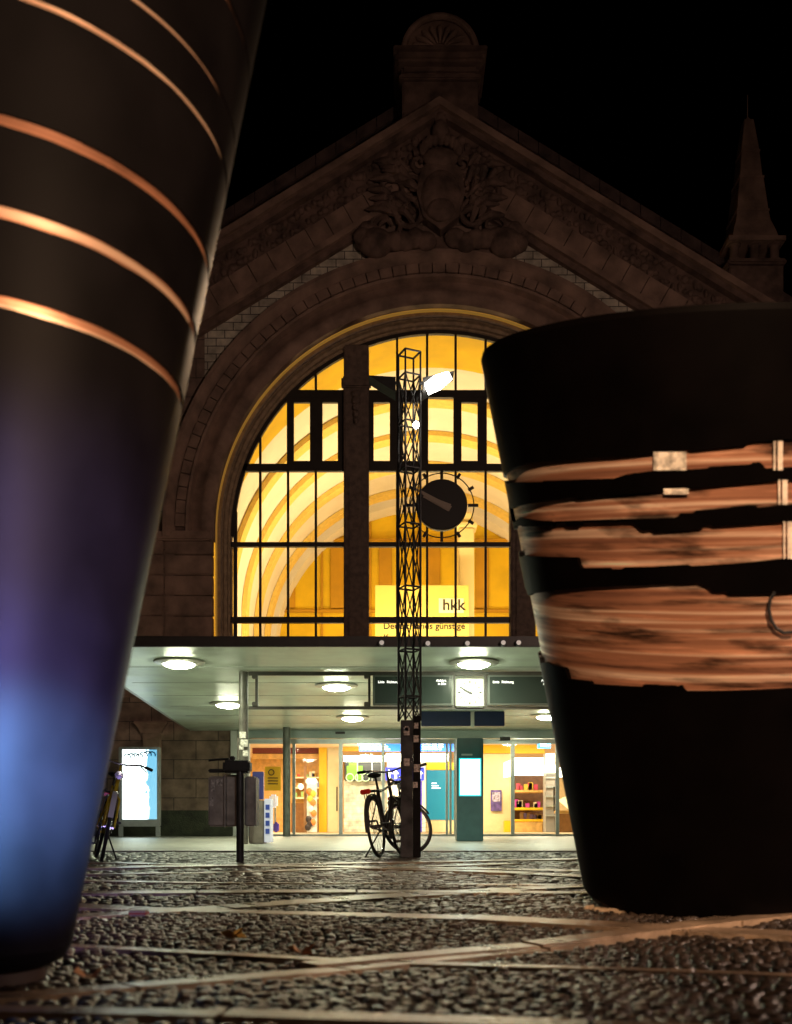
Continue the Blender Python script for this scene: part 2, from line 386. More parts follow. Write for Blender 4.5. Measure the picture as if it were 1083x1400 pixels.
# carved leaves of the frieze
lf = MB()
for sg in (-1, 1):
    for i in range(64):
        d = .7+i*.172+random.uniform(-.04, .04)
        for k in range(2):
            o = .66+k*.42+random.uniform(-.08, .08); c = (CXB+sg*d, FY-.12, apz-o-d*slope)
            lf.ell(c, (random.uniform(.07, .15), .11, random.uniform(.07, .16)), 8)
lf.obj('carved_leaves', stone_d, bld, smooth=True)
# cartouche relief under the apex
rl = MB()
def RP(px, py, dy=0): x, z = xz(px, py); return Vector((x, FY-.18+dy, z))
def spiral(cx_, cy_, r0, turns, sg, th=.09, st=0):
    pts = []; n = int(22*turns)
    for i in range(n+1):
        t = i/n; a = st+sg*t*turns*2*pi; r = r0*(1-t*.85); pts.append(RP(cx_+r*cos(a), cy_-r*sin(a), -.05-.12*t))
    rl.tube(pts, [th*(1-.5*i/n) for i in range(n+1)], 8)
sh = [(-26,-42),(0,-50),(26,-42),(33,-10),(24,24),(0,42),(-24,24),(-33,-10)]
rl.prism([(RP(602+x, 283+y).x, RP(602+x, 283+y).z) for x, y in sh], FY-.42, FY-.05)
rl.ell(RP(602, 280, -.2), (.62, .16, .82), 20)
rl.ell(RP(602, 300, -.3), (.42, .14, .35), 16)
for sg in (-1, 1):
    for k, (x, y, r0, tu) in enumerate([(38, 262, 20, 1.6), (46, 300, 22, 1.5), (30, 232, 16, 1.4), (72, 318, 24, 1.5), (64, 268, 20, 1.3), (95, 330, 22, 1.4)]):
        spiral(602+sg*x, y, r0, tu, sg, .085+.01*(k % 3), st=k)
    for k in range(26):                      # leaf sprays
        a = radians(random.uniform(5, 80)); L = random.uniform(25, 48); bx, by = 602+sg*random.uniform(25, 62), random.uniform(238, 318)
        p0 = RP(bx, by, -.1); p1 = RP(bx+sg*L*cos(a)*.5, by-L*sin(a)*.55, -.28); p2 = RP(bx+sg*L*cos(a), by-L*sin(a)*.8, -.12)
        rl.tube([p0, p0.lerp(p1, .6), p1, p1.lerp(p2, .6), p2], [.03, .10, .12, .09, .02], 7)
    for k in range(7): rl.ell(RP(602+sg*(20+14*k), 338+random.uniform(-6, 6), -.1), (.34, .22, .30), 10)
    rl.ell(RP(602+sg*88, 340, -.1), (.52, .3, .46), 16)
    rl.ell(RP(602+sg*100, 322, -.05), (.3, .2, .3), 12)
rl.box(RP(505, 362, .0), RP(700, 326, .25), .1)
for k in range(9):                           # crown above the shield
    a = radians(-70+140*k/8); rl.ell(RP(602+26*sin(a), 222-22*cos(a), -.15), (.13, .13, .2), 8)
rl.ell(RP(602, 226, -.12), (.55, .22, .32), 14); rl.ell(RP(602, 190, -.15), (.26, .2, .34), 12)
rl.ell(RP(602, 172, -.12), (.2, .16, .2), 10)
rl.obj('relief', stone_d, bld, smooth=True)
# crowning pedestal with shell pediment
pd = MB(); Yp = FY+.1
def PB(x0, y0, x1, y1, dy0, dy1, b=.04): a, c = xz(x0, y0), xz(x1, y1); pd.box((a[0], Yp+dy0, a[1]), (c[0], Yp+dy1, c[1]), b)
PB(550, 250, 654, 107, 0, 1.6); PB(546, 106.5, 658, 99, -.08, 1.7); PB(549, 98.5, 655, 86, -.03, 1.6, .08); PB(541, 85.5, 663, 72, -.22, 1.8, .08); PB(538, 71.5, 666, 67, -.28, 1.86, .03)
pd.obj('pedestal', stone_d, bld)
pc, pz = xz(602, 67)
sh = MB(); R = 53*S
sh.prism([(pc+R*cos(pi*i/40), pz+R*.98*sin(pi*i/40)) for i in range(41)], Yp+.12, Yp+1.2)
rim = [(pc+(R-.07)*cos(pi*i/40), Yp+.02, pz+(R-.07)*.98*sin(pi*i/40)) for i in range(41)]; sh.tube(rim, .1, 8)
for i in range(9):
    a = pi*(i+.5)/9; sh.tube([Vector((pc+r*cos(a), Yp+.06-.06*sin(pi*(r-.15)/.75), pz+.12+r*.85*sin(a))) for r in (.2, .38, .56, .72, .82)], [.03, .05, .075, .09, .05], 8)
sh.obj('shell_ornament', stone, bld, smooth=True)
# main roof rising behind the gable, with its coping
RYf = FY+1.2; rz = CAMZ+(HORIZON-115)*RYf/F; rs = .612
for sg in (-1, 1):
    rf = MB(); e1 = HW+1.2
    rf.add([(CXB, RYf, rz), (CXB+sg*e1, RYf, rz-e1*rs), (CXB+sg*e1, FY+28, rz-e1*rs), (CXB, FY+28, rz)], [(0,1,2,3)])
    rf.add([(CXB, RYf+.02, rz-.02), (CXB+sg*e1, RYf+.02, rz-e1*rs-.02), (CXB+sg*e1, RYf+.02, rz-e1*rs-3), (CXB, RYf+.02, rz-3)], [(0,1,2,3)])
    for i in range(20):
        d0, d1 = e1*i/20, e1*(i+1)/20-.02
        z = lambda d: rz-d*rs
        rf.add([(CXB+sg*d, Y, z(d)+o) for Y in (RYf-.12, RYf+.5) for d, o in ((d0,-.34),(d1,-.34),(d1,.05),(d0,.05))], [(0,1,2,3),(4,7,6,5),(0,4,5,1),(1,5,6,2),(2,6,7,3),(3,7,4,0)])
    rf.obj('roof', mat('dark_gable_stone', (.10, .065, .055), .9, noise=.5, nscale=2, bump=.5), bld)
# corner turret
tx, _ = xz(1019, 0); ty = FY+1.0
tu = bpy.data.objects.new('turret', None); C.collection.objects.link(tu); tu.parent = bld; tu.matrix_parent_inverse = parent_world(bld).inverted()
def Zt(py): return CAMZ+(HORIZON-py)*ty/F
sT = ty/F; txx = (1022-541.5)*sT
b = MB(); b.box((txx-36*sT, ty-.8, 0), (txx+36*sT, ty+.8, Zt(382)), .03); b.box((txx-39*sT, ty-.9, Zt(381.5)), (txx+39*sT, ty+.9, Zt(374)), .05)
b.obj('base', stone_d, tu)
b = MB()
for sx in (-1, 0, 1):
    for sy in (-1, 1): b = MB(); b.lathe([(.0,Zt(373.5)),(.2,Zt(373.5)),(.2,Zt(371)),(.14,Zt(370)),(.14,Zt(353)),(.2,Zt(352)),(.2,Zt(350.2)),(0,Zt(350.2))], (txx+sx*27*sT, ty+sy*.6, 0), n=12); b.obj('colonnette', stone_d, tu, smooth=True)
def sq_stack(b, prof):
    rows = [[(txx+sx*wd*sT, ty+sy*wd*sT, Zt(py)) for sx, sy in ((-1,-1),(1,-1),(1,1),(-1,1))] for wd, py in prof]
    b.grid(rows, False, True); b.add(rows[-1], [(0,1,2,3)]); b.add(rows[0], [(3,2,1,0)])
b = MB(); sq_stack(b, [(38,350),(38,344),(31,342),(28,330),(23,314),(21,300),(16,252),(15,251),(12,214),(12,213),(6.5,170),(6,167),(3,165),(0.6,160),(0.5,130)])
for wd, py in ((21.5,300),(16.3,252),(12.3,214)): sq_stack(b, [(wd+.6,py+1),(wd+.6,py-1.5)])
b.obj('spire', stone, tu)
# pilaster on the left wing with its cap
b = MB(); a0, a1 = xz(196, 1143), xz(221, 1003)
b.box((a0[0], FY-.13, 0), (a1[0], FY+.1, a1[1]-.0), .03)
rows = []
for wd, py in ((14,1003),(17,996),(22,990),(22,987)):
    x0, z0 = xz(208-wd, py); x1, _ = xz(208+wd, py); dd = .13+(wd-12)*.012; rows.append([(x0,FY-dd,z0),(x1,FY-dd,z0),(x1,FY+.1,z0),(x0,FY+.1,z0)])
b.grid(rows, False, True); b.add(rows[-1], [(0,1,2,3)]); b.obj('pilaster', stone, bld)
MB().box((CXB-HW-4.5, FY-.16, 0), (door_l-.12, FY+.1, .78), .02).obj('plinth', mat('dark_green_plinth', (.045, .05, .03), .8, noise=.5, nscale=4, bump=.4), bld)  # dark green band along the foot of the wing wall

# ---- great arched window
WY = FY+.95; s2 = WY/F
def wx(px): return (px-541.5)*s2
def wz(py): return CAMZ+(HORIZON-py)*WY/F
WR = 280*s2; wcx = CXB; wcz = CZ
win = bpy.data.objects.new('arched_window', None); C.collection.objects.link(win); win.parent = bld; win.matrix_parent_inverse = parent_world(bld).inverted()
def archz(x, R=WR): return wcz+sqrt(max(0, R*R-(x-wcx)**2))
pi_ = MB()
for pxc in (487.5, 714):
    xa, xb = wx(pxc-17), wx(pxc+17); mid = (xa+xb)/2
    pi_.box((xa, WY-.28, 4.4), (xb, WY+.3, archz(mid)+.02), .05)
    pi_.box((xa+.14, WY-.36, 4.4), (xb-.14, WY-.2, wz(655)), .04)
    pi_.box((xa-.07, WY-.38, wz(536)), (xb+.07, WY-.1, wz(521)), .05)
    for k in range(5): pi_.ell((mid, WY-.36, wz(545+k*9)), (.16-.02*k, .08, .12), 8)
pi_.obj('mullion_pier', mat('brown_stone', (.16, .11, .085), .8, noise=.35, bump=.3), win)
fr = MB()
def vbar(px, y0, y1, wpx=3.2, d=.05):
    x = wx(px); top = min(wz(y0), archz(x)+.05)
    if top > wz(y1): fr.box((x-wpx/2*s2, WY-d, wz(y1)), (x+wpx/2*s2, WY+d, top))
def hbar(px0, px1, py, hpx, d=.07):
    z = wz(py); lim = sqrt(max(0, WR*WR-max(0, z-wcz)**2))+.05
    fr.box((max(wx(px0), wcx-lim), WY-d, z-hpx/2*s2), (min(wx(px1), wcx+lim), WY+d, z+hpx/2*s2))
for px in (356, 394, 432, 543, 584, 623, 664, 755, 795, 835): vbar(px, 400, 878)
for px in (322, 878): vbar(px, 700, 878, 5)
for a, b_ in ((300, 471), (504, 698), (730, 900)):
    hbar(a, b_, 640, 10); hbar(a, b_, 745, 6, .08); hbar(a, b_, 848, 8, .09); hbar(a, b_, 879, 9, .1); hbar(a, b_, 539.5, 10, .075)
def panel(px0, px1, py0=543, py1=637, d=.06): fr.box((wx(px0), WY-d, wz(py1)), (wx(px1), WY+d, wz(py0)))
for a, b_ in ((393,402),(424,441),(462,471),(504,511),(533,551),(573,583),(620,631),(653,664),(738,750),(770,785),(806,812)): panel(a, b_)
for a, b_ in ((402,424),(441,462),(511,533),(551,573),(631,653),(750,770),(785,806)):
    panel(a, b_, 543, 551); panel(a, b_, 631, 637)
for i in range(64):
    a0, a1 = pi*i/64, pi*(i+1)/64
    q = [(wcx-R_*cos(a), Y, wcz+R_*sin(a)) for Y in (WY-.07, WY+.07) for R_, a in ((WR-.07,a0),(WR-.07,a1),(WR+.1,a1),(WR+.1,a0))]
    fr.add(q, [(0,1,2,3),(4,7,6,5),(0,4,5,1),(1,5,6,2),(2,6,7,3),(3,7,4,0)])
fr.obj('window_frame', frame_m, win)
gl = MB(); gp = [(wcx-WR, 5.3)]+[(wcx-WR*cos(pi*i/48), wcz+WR*sin(pi*i/48)) for i in range(49)]+[(wcx+WR, 5.3)]
gl.add([(x, WY+.01, z) for x, z in gp], [tuple(range(len(gp)))]); gl.obj('window_pane', glass, win)
MB().box((wcx-WR-.6, FY+.05, 4.3), (wcx+WR+.6, FY+1.2, wz(882)), .03).obj('window_sill', stone_d, win)

# ---- vaulted hall behind the window
BY = 52.8; HCX = CXB; HCZ = 9.35; VR = 7.95
cream = mat('cream_vault_plaster', (.80, .73, .62), .8, noise=.06, nscale=.8)
ochre = mat('ochre_plaster', (.74, .48, .012), .75, noise=.12, nscale=.9)
ochre_d = mat('deep_ochre_plaster', (.52, .27, .01), .75, noise=.15, nscale=.9)
def hall_arch(R, y0, y1, n=64, zb=3.9, inner=None, m=cream, name='vault'):
    rows = []
    st_ = [(HCX-R, zb)]+[(HCX-R*cos(pi*i/n), HCZ+R*sin(pi*i/n)) for i in range(n+1)]+[(HCX+R, zb)]
    if inner is None: return MB().grid([[(x, y0, z), (x, y1, z)] for x, z in st_]).obj(name, m, bld, smooth=True)
    r2 = inner; st2 = [(HCX-r2, zb)]+[(HCX-r2*cos(pi*i/n), HCZ+r2*sin(pi*i/n)) for i in range(n+1)]+[(HCX+r2, zb)]
    return MB().grid([[(x, y0, z), (x, y1, z), (a, y1, c), (a, y0, c)] for (x, z), (a, c) in zip(st_, st2)], False, True).obj(name, m, bld, smooth=True)
hall_arch(VR, WY+.3, BY+.1)
hall_arch(VR-.02, WY+.32, 36.6, inner=VR-.16, m=ochre, name='vault_rib')
for i in range(4):
    yy = 39.2+i*3.6; hall_arch(VR-.02, yy, yy+.8, inner=VR-.22, m=mat('shaded_rib_ochre', (.80, .56, .14), .75, noise=.1), name='vault_rib')  # golden shading of the ribs put into their colour
hall_arch(VR-.02, BY-1.4, BY+.05, inner=VR-.42, m=cream, name='vault_rib')
MB().box((HCX-9, BY, 3.9), (HCX+9, BY+.2, HCZ+VR+.2)).obj('end_wall', ochre, bld)
ew = MB(); SB = BY/F
for px in range(395, 720, 66):
    x = (px-541.5)*SB
    ew.box((x-9*SB, BY-.14, CAMZ+(HORIZON-832)*SB), (x+9*SB, BY-.004, CAMZ+(HORIZON-748)*SB), .03)
    ew.box((x-22*SB, BY-.1, CAMZ+(HORIZON-900)*SB), (x-19*SB, BY-.004, CAMZ+(HORIZON-690)*SB), .02)
ew.box((HCX-VR+.45, BY-.22, CAMZ+(HORIZON-838)*SB), (HCX+VR-.45, BY-.004, CAMZ+(HORIZON-834)*SB), .03)
ew.box((HCX-VR+.45, BY-.3, CAMZ+(HORIZON-742)*SB), (HCX+VR-.45, BY-.15, CAMZ+(HORIZON-738)*SB), .03)
ew.obj('wall_panel', ochre_d, bld)
MB().box((HCX-9, WY-.5, 3.45), (HCX+9, BY+.2, 3.88)).obj('added_divider', mat('divider_slab', (.55, .45, .3), .6, noise=.1), bld)  # added unseen slab keeping hall light apart from the concourse
wg = (1.0, .78, .40)
for sg in (-1, 1):
    lamp('hall_uplight', 'AREA', (HCX+sg*6.6, 41.5, 6.0), 1500, wg, (HCX+sg*7.6, 41.5, 14), .5, 19)
lamp('hall_light', 'AREA', (HCX, 46.0, 5.0), 700, wg, (HCX, 52.8, 10), 6, 1)
lamp('hall_light', 'AREA', (HCX, 33.5, 5.2), 200, wg, (HCX, 34.5, 14), 8, .6)
# hkk banner and lit column standing in the hall
Yb = 44.0; sb = Yb/F
def bx(px): return (px-541.5)*sb
def bz(py): return CAMZ+(HORIZON-py)*sb
ban = tag(MB().box((bx(513), Yb, bz(890)), (bx(641), Yb+.06, bz(800)), .01).obj('banner', mat('banner_cloth', (.70, .52, .12), .8)), 'big pale yellow hkk insurance banner hanging inside the hall behind the window', 'banner')
tm = mat('banner_ink', (.03, .02, .015), .7)
MB().box((bx(600), Yb-.012, bz(838)), (bx(634), Yb-.004, bz(818)), .001).obj('logo_field', mat('pale_logo', (.9, .82, .5), .7), ban)
text('lettering', 'hkk', 21*sb, (bx(605), Yb-.02, bz(834)), tm, ban)
text('lettering', 'Deutschlands günstige', 12.5*sb, (bx(524), Yb-.01, bz(860)), tm, ban)
text('lettering', 'Krankenkasse', 12.5*sb, (bx(524), Yb-.01, bz(876)), tm, ban)
col = thing('hall_column', 'pale square column with a capital inside the hall right of the clock', 'column', (bx(640), Yb+1.5, 3.9))
b = MB(); b.box((bx(629), Yb+1, 3.9), (bx(651), Yb+2, bz(712)), .05); b.obj('shaft', mat('pale_column', (.8, .66, .33), .7), col)
b = MB(); b.box((bx(625), Yb+.9, bz(711.5)), (bx(655), Yb+2.1, bz(704)), .06); b.box((bx(631), Yb+1, bz(703.5)), (bx(649), Yb+2, bz(690)), .06); b.obj('capital', mat('pale_column'), col)

# ---- facade clock hanging in front of the window
cy = FY+.55; ck = P(604, 691, cy); sc_ = cy/F
clk = thing('facade_clock', 'large dark round clock with bar hour marks mounted on the arched window', 'clock', ck)
b = MB(); R = 35*sc_; b.lathe([(0,-.1),(R-.03,-.1),(R,-.07),(R,.07),(0,.07)], ck, 'y', 48); b.obj('dial', mat('clock_dial', (.035, .03, .026), .5), clk, smooth=True)
b = MB(); b.tube([ck+Vector((44*sc_*cos(2*pi*i/64), 0, 44*sc_*sin(2*pi*i/64))) for i in range(64)], .018, 6, closed=True); b.obj('hour_ring', darkmetal, clk)
for i in range(12):
    a = 2*pi*i/12; d = Vector((cos(a), 0, sin(a))); q = 36 if i % 3 == 0 else 42
    MB().bar(ck+d*q*sc_, ck+d*50*sc_, .09, .05).obj('hour_mark', darkmetal, clk)
hm = mat('clock_hand', (.45, .36, .28), .5)
def hand(ang, L, tail, w0, w1, y, name, par, c0, m):
    d = Vector((sin(ang), 0, cos(ang))); n = Vector((d.z, 0, -d.x)); o = c0+Vector((0, y, 0))
    vs = [o-d*tail-n*w0, o-d*tail+n*w0, o+d*L+n*w1, o+d*L-n*w1]; vs += [v+Vector((0, .015, 0)) for v in vs]
    MB().add(vs, [(0,1,2,3),(4,7,6,5),(0,4,5,1),(1,5,6,2),(2,6,7,3),(3,7,4,0)]).obj(name, m, par)
hand(radians(300), .92, .3, .09, .035, -.15, 'minute_hand', clk, ck, hm); hand(radians(295), .62, .26, .12, .05, -.125, 'hour_hand', clk, ck, hm)
MB().tube([ck+Vector((0, 0, 0)), ck+Vector((0, .42, 0))], .09, 10).obj('clock_arm', darkmetal, clk)

# ================================================================== ENTRANCE CANOPY
cf, cb = 15.9, FY-.02; zs = 3.2
can = thing('entrance_canopy', 'wide flat canopy with pale soffit and dark front edge over the station entrance', 'canopy', (CXB, 23, 0))
sl = [(-5.26, cf), (7.9, cf), (8.75, cb), (-6.25, cb)]
MB().add([(x, y, zs) for x, y in sl]+[(x, y, zs+.12) for x, y in sl], [(0,3,2,1),(4,5,6,7),(0,1,5,4),(1,2,6,5),(2,3,7,6),(3,0,4,7)]).obj('soffit', soffit_m, can)
MB().box((-5.3, cf-.08, zs-.005), (7.95, cf-.003, zs+.16), .01).obj('fascia', mat('dark_fascia', (.03, .025, .022), .55, noise=.3), can)
MB().bar((-5.3, cf, zs+.06), (-6.29, cb, zs+.06), .05, .17).obj('edge_trim', mat('zinc_edge', (.4, .37, .33), .5, noise=.2), can)
b = MB()
for i in range(7):
    yy = cf+2*(i+1); b.box((-5.2-.07*i, yy, zs-.006), (7.9+.1*i, yy+.012, zs-.001))
b.obj('soffit_joint', mat('soffit_joint', (.2, .22, .2), .6), can)
p = G(392, 1143); pf = 29.2
MB().tube([(( 392-541.5)*pf/F, pf, 0), ((392-541.5)*pf/F, pf, zs)], 5.2*pf/F, 16).obj('post', mat('post_paint', (.14, .15, .13), .45, noise=.3), can, smooth=True)
lens = emitter('lamp_lens', (.95, 1.0, .70), 135)
ring_m = mat('lamp_ring', (.42, .42, .36), .35, metal=.5)
spots = [(245, 912, 'round ceiling lamp at the front left corner of the canopy'), (648, 912, 'round ceiling lamp under the canopy front edge above the square clock'),
         (460, 943, 'round ceiling lamp above the gantry bar, between the gantry post and the mast'), (312, 967, 'round ceiling lamp close to the left side of the gantry post'),
         (482, 985, 'round ceiling lamp just above the glass doors left of the mast'), (748, 983, 'round ceiling lamp beside the dark right cup, above the doors')]
proto = None
for px, py, lab in spots:
    Y = F*(zs-CAMZ-.1)/(HORIZON-py); loc = Vector(((px-541.5)*Y/F, Y, zs))
    if proto is None:
        proto = thing('ceiling_lamp', lab, 'ceiling lamp', (0,0,0), 'ceiling lamps under the canopy')
        b = MB(); b.lathe([(.28,-.06),(.43,-.03),(.44,-.012),(.43,-.001),(.2,-.001)], n=40); b.obj('ring', ring_m, proto, smooth=True)
        b = MB(); b.lathe([(.0,-.125),(.14,-.115),(.24,-.085),(.285,-.05),(.285,-.03)], n=40); b.obj('lens', lens, proto, smooth=True)
        o = proto
    else:
        o = copy_tree(proto); o['label'] = lab
    o.location = loc
for px, py, lab in ((522,879,'small round spotlight on the canopy edge left of the mast'), (585,880,'small round spotlight on the canopy edge right beside the mast'), (639,880,'small round spotlight on the canopy edge above the square clock'), (688,879,'small round spotlight on the canopy edge, second from the dark cup'), (709,879,'small round spotlight on the canopy edge nearest the dark cup')):
    c = P(px, py, cf-.12); b = MB(); b.lathe([(0,-.03),(.035,-.028),(.05,-.01),(.05,.04),(0,.04)], c, 'y', 16)
    t = thing('edge_spotlight', lab, 'spotlight', c, 'round spotlights along the canopy edge'); b.obj('housing', steel, t, smooth=True)
    MB().lathe([(0,-.036),(.036,-.033),(.038,-.029)], c, 'y', 14).obj('glass_cover', mat('frosted', (.75, .72, .68), .25, emit=(1,.9,.8), estr=.25), t)

# ================================================================== ENTRANCE GLASS FRONT AND CONCOURSE
ent = bpy.data.objects.new('entrance_front', None); C.collection.objects.link(ent); ent.parent = bld; ent.matrix_parent_inverse = parent_world(bld).inverted()
EY = FY-.02; se = EY/F
def ex(px): return (px-541.5)*se
def ez(py): return CAMZ+(HORIZON-py)*se
b = MB(); b.box((ex(316), EY-.1, 0), (ex(325), EY+.2, zs-.01), .01); b.box((ex(326), EY-.02, 0), (ex(341), EY+.2, ez(1010)), .01)
b.obj('jamb', white_p, ent)
MB().box((ex(326), EY-.14, ez(1010)), (door_r, EY+.1, zs-.004), .01).obj('header', mat('header_panel', (.36, .45, .42), .2, noise=.05), ent)
b = MB()
for px, wpx in ((402,4),(466,5),(524,4),(611,3),(616,3),(622,2.5),(701,5),(762,5),(815,5),(880,5)): b.box((ex(px-wpx/2), EY-.06, 0.01), (ex(px+wpx/2), EY+.04, ez(1010.5)), .008)
b.box((ex(341), EY-.05, .006), (door_r, EY+.03, .06), .005); b.box((ex(341), EY-.05, ez(1017)), (door_r, EY+.03, ez(1010.5)), .005)
b.obj('door_frame', alu, ent)
b = MB()
for px in (461, 757): b.box((ex(px)-.02, EY-.11, .75), (ex(px)+.02, EY-.065, 1.5), .01)
b.box((ex(459), EY-.17, ez(1004)), (ex(472), EY-.142, ez(1001)), .004); b.box((ex(683), EY-.17, ez(1013)), (ex(697), EY-.145, ez(1008)), .004)
b.obj('door_handle', darkmetal, ent)
MB().add([(ex(341), EY, .03), (door_r, EY, .03), (door_r, EY, ez(1012)), (ex(341), EY, ez(1012))], [(0,1,2,3)]).obj('door_glass', glass, ent)
IY = 39.0; si = IY/F
MB().add([(door_l-3, EY+.5, .004), (door_r+3, EY+.5, .004), (door_r+3, IY+6, .004), (door_l-3, IY+6, .004)], [(0,1,2,3)]).obj('concourse_floor', mat('concourse_tiles', (.6, .55, .42), .3, noise=.1), ent)
MB().box((door_l-3, EY+.5, 3.3), (door_r+3, IY+6, 3.44)).obj('concourse_ceiling', mat('peach_ceiling', (.75, .52, .34), .7), ent)
b = MB(); b.box((door_l-3.2, EY+.5, 0), (door_l-3, IY+6, 3.4)); b.box((door_r+3, EY+.5, 0), (door_r+3.2, IY+6, 3.4)); b.box((door_l-3, IY+6, 0), (door_r+3, IY+6.2, 3.4)); b.obj('concourse_wall', mat('cream_wall', (.78, .62, .36), .7, noise=.08), ent)
for i, px in enumerate((380, 500, 640, 760)):
    lamp('concourse_light', 'AREA', ((px-541.5)*35/F, 34.5, 3.27), 260, (1, .86, .56), ((px-541.5)*35/F, 34.6, 0), 1.2, .5)
lamp('shop_light', 'AREA', ((395-541.5)*si, 41, 3.2), 330, (1, .8, .5), ((395-541.5)*si, 41.2, 0), 2, .6)
lamp('shop_light', 'AREA', ((730-541.5)*si, 41, 3.2), 330, (1, .8, .5), ((730-541.5)*si, 41.2, 0), 2, .6)
def ip(px, py, Y=IY): return P(px, py, Y)
def ibox(name, x0, y0, x1, y1, Y, d, m, label=None, cat=None, parent=None, bev=.01, group=None):
    a, c = ip(x0, y1, Y), ip(x1, y0, Y); a.z = max(a.z, .004)
    o = MB().box(a, (c.x, Y+d, c.z), bev).obj(name, m, parent)
    if label: tag(o, label, cat, group)
    return o
yel = mat('yellow_paint', (.80, .48, .01), .5); red_d = mat('dark_red_paint', (.17, .02, .01), .6)
org = mat('orange_wood', (.68, .38, .11), .55, noise=.2); beige = mat('beige_wall', (.72, .58, .34), .7, noise=.05)
# shop on the left
shop = thing('bakery_shop', 'warm lit shop with dark red ceiling band behind the left glass doors', 'shop', ip(400, 1137, 38.5))
ibox('ceiling_band', 345, 1017, 436, 1030, 38.4, .3, red_d, parent=shop); ibox('lintel', 345, 1030.5, 436, 1037, 38.4, .3, org, parent=shop)
ibox('back_wall', 343, 1017, 470, 1138, 44.5, .1, org, parent=shop)
ibox('side_column', 436, 1017, 447, 1138, 38.2, .5, yel, parent=shop); ibox('side_panel', 447.5, 1017, 467, 1138, 38.25, .4, beige, parent=shop)
ibox('counter', 398, 1098, 434, 1138, 40.5, .8, mat('counter_wood', (.35, .16, .05), .5, noise=.2), parent=shop)
b = MB()
for k in range(3): a, c = ip(402, 1064+k*14, 43.8), ip(442, 1062+k*14, 43.8); b.box(a, (c.x, 44.4, c.z))
b.obj('shelf', mat('pale_shelf', (.8, .7, .5), .5), shop)
for k in range(22):
    px = 404+random.random()*34; ry = 1062+14*random.randrange(3); c = ip(px, ry, 43.95); hh = random.uniform(.08, .26)
    MB().box((c.x-.06, 43.9, c.z), (c.x+.06, 44.1, c.z+hh), .01).obj('packet', mat('goods_%d' % (k % 5), [(.7,.1,.05),(.8,.7,.5),(.1,.2,.5),(.8,.5,.05),(.3,.5,.15)][k % 5], .5), shop)
tag(ibox('yellow_poster', 362, 1048, 384, 1081, 33, .04, mat('poster_yellow', (.75, .55, .02), .5)), 'yellow notice poster hanging behind the leftmost glass door', 'poster')
b = bpy.data.objects['yellow_poster']; MB().tube([ip(371, 1056, 32.98)+Vector((.09*cos(2*pi*i/20), 0, .09*sin(2*pi*i/20))) for i in range(20)], .015, 6, closed=True).obj('emblem', tm, b)
for k in range(3): ibox('text_line', 366, 1063+k*4, 380, 1064.3+k*4, 32.985, .006, tm, parent=b, bev=0)
ds = thing('display_stand', 'white display stand hung with colourful goods behind the left doors', 'display stand', ip(424, 1138, 37.5))
ibox('pole', 415.5, 1047, 419, 1138, 37.6, .1, mat('stand_wood', (.3, .15, .06), .5), parent=ds)
ibox('panel', 419.5, 1068, 433, 1138, 37.5, .3, mat('white_pillar', (.75, .73, .68), .5), parent=ds)
ibox('topper', 418, 1064, 433, 1072, 37.4, .4, emitter('topper_lit', (1, .95, .8), 1.0), parent=ds, bev=.05)
for k, (px, py, cl) in enumerate(((423,1082,0),(428,1085,3),(424,1092,3),(428,1097,0),(425,1106,1),(429,1112,0),(422,1120,6),(424,1126,6),(428,1124,0),(421,1131,6))):
    cols = [(.75,.2,.04),(.85,.8,.7),(.1,.2,.5),(.8,.45,.05),(.3,.5,.15),(0,0,0),(.03,.02,.02)]
    c = ip(px, py, 37.42); b = MB(); b.ell(c, (.12, .05, .13), 10); b.obj('goods', mat('hung_%d' % cl, cols[cl], .5), ds, smooth=True)
cs = thing('cleaning_trolley', 'pale trolley with a violet bottle behind the yellow poster', 'trolley', ip(376, 1138, 34))
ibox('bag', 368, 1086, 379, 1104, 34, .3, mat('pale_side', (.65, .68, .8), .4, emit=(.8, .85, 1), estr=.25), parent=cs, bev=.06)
ibox('handle', 375, 1104, 377.5, 1128, 34.1, .06, alu, parent=cs); ibox('bottle', 373.5, 1124, 381, 1138, 34, .2, mat('violet_stripe', (.08, .05, .5), .5), parent=cs, bev=.05)
gb = thing('globe_sign', 'small white round lamp in the shop beside the left door post', 'lamp', ip(411, 1076, 37)); b = MB(); b.ell(ip(411.5, 1075.5, 37), (.1, .1, .12), 14); b.obj('globe', emitter('topper_lit', (1, .95, .8), 1.0), gb, smooth=True)
# tiled wall with green picture
wl = tag(ibox('tiled_wall', 470, 1066, 528, 1138, 37.5, .2, brick_mat('white_tiles', (.78,.74,.62), (.7,.66,.55), (.5,.46,.38), 1, .3, .15, .006, .35, .1)), 'pale tiled low wall behind the middle glass doors', 'wall')
adv = tag(ibox('advert_board', 472, 1041, 525, 1068, 37.2, .06, mat('dark_advert', (.05, .055, .06), .3)), 'dark advert board with green vehicle picture above the tiled wall', 'advert')
ibox('green_picture', 474, 1047, 496, 1066, 37.18, .015, mat('green_print', (.16, .42, .04), .5, emit=(.2,.55,.05), estr=.15), parent=adv)
ibox('green_picture', 477, 1043, 489, 1047, 37.18, .015, mat('green_print'), parent=adv)
b = MB()
for px in (478.5, 491, 500): c = ip(px, 1063, 37.16); b.tube([c+Vector((.14*cos(2*pi*i/24), 0, .14*sin(2*pi*i/24))) for i in range(24)], .02, 6, closed=True)
b.obj('wheel_outline', mat('pale_green', (.6, .8, .5), .5, emit=(.6,.85,.5), estr=.3), adv)
for px in (488, 508, 521): ibox('divider', px, 1041, px+1.6, 1068, 37.17, .02, alu, parent=adv, bev=0)
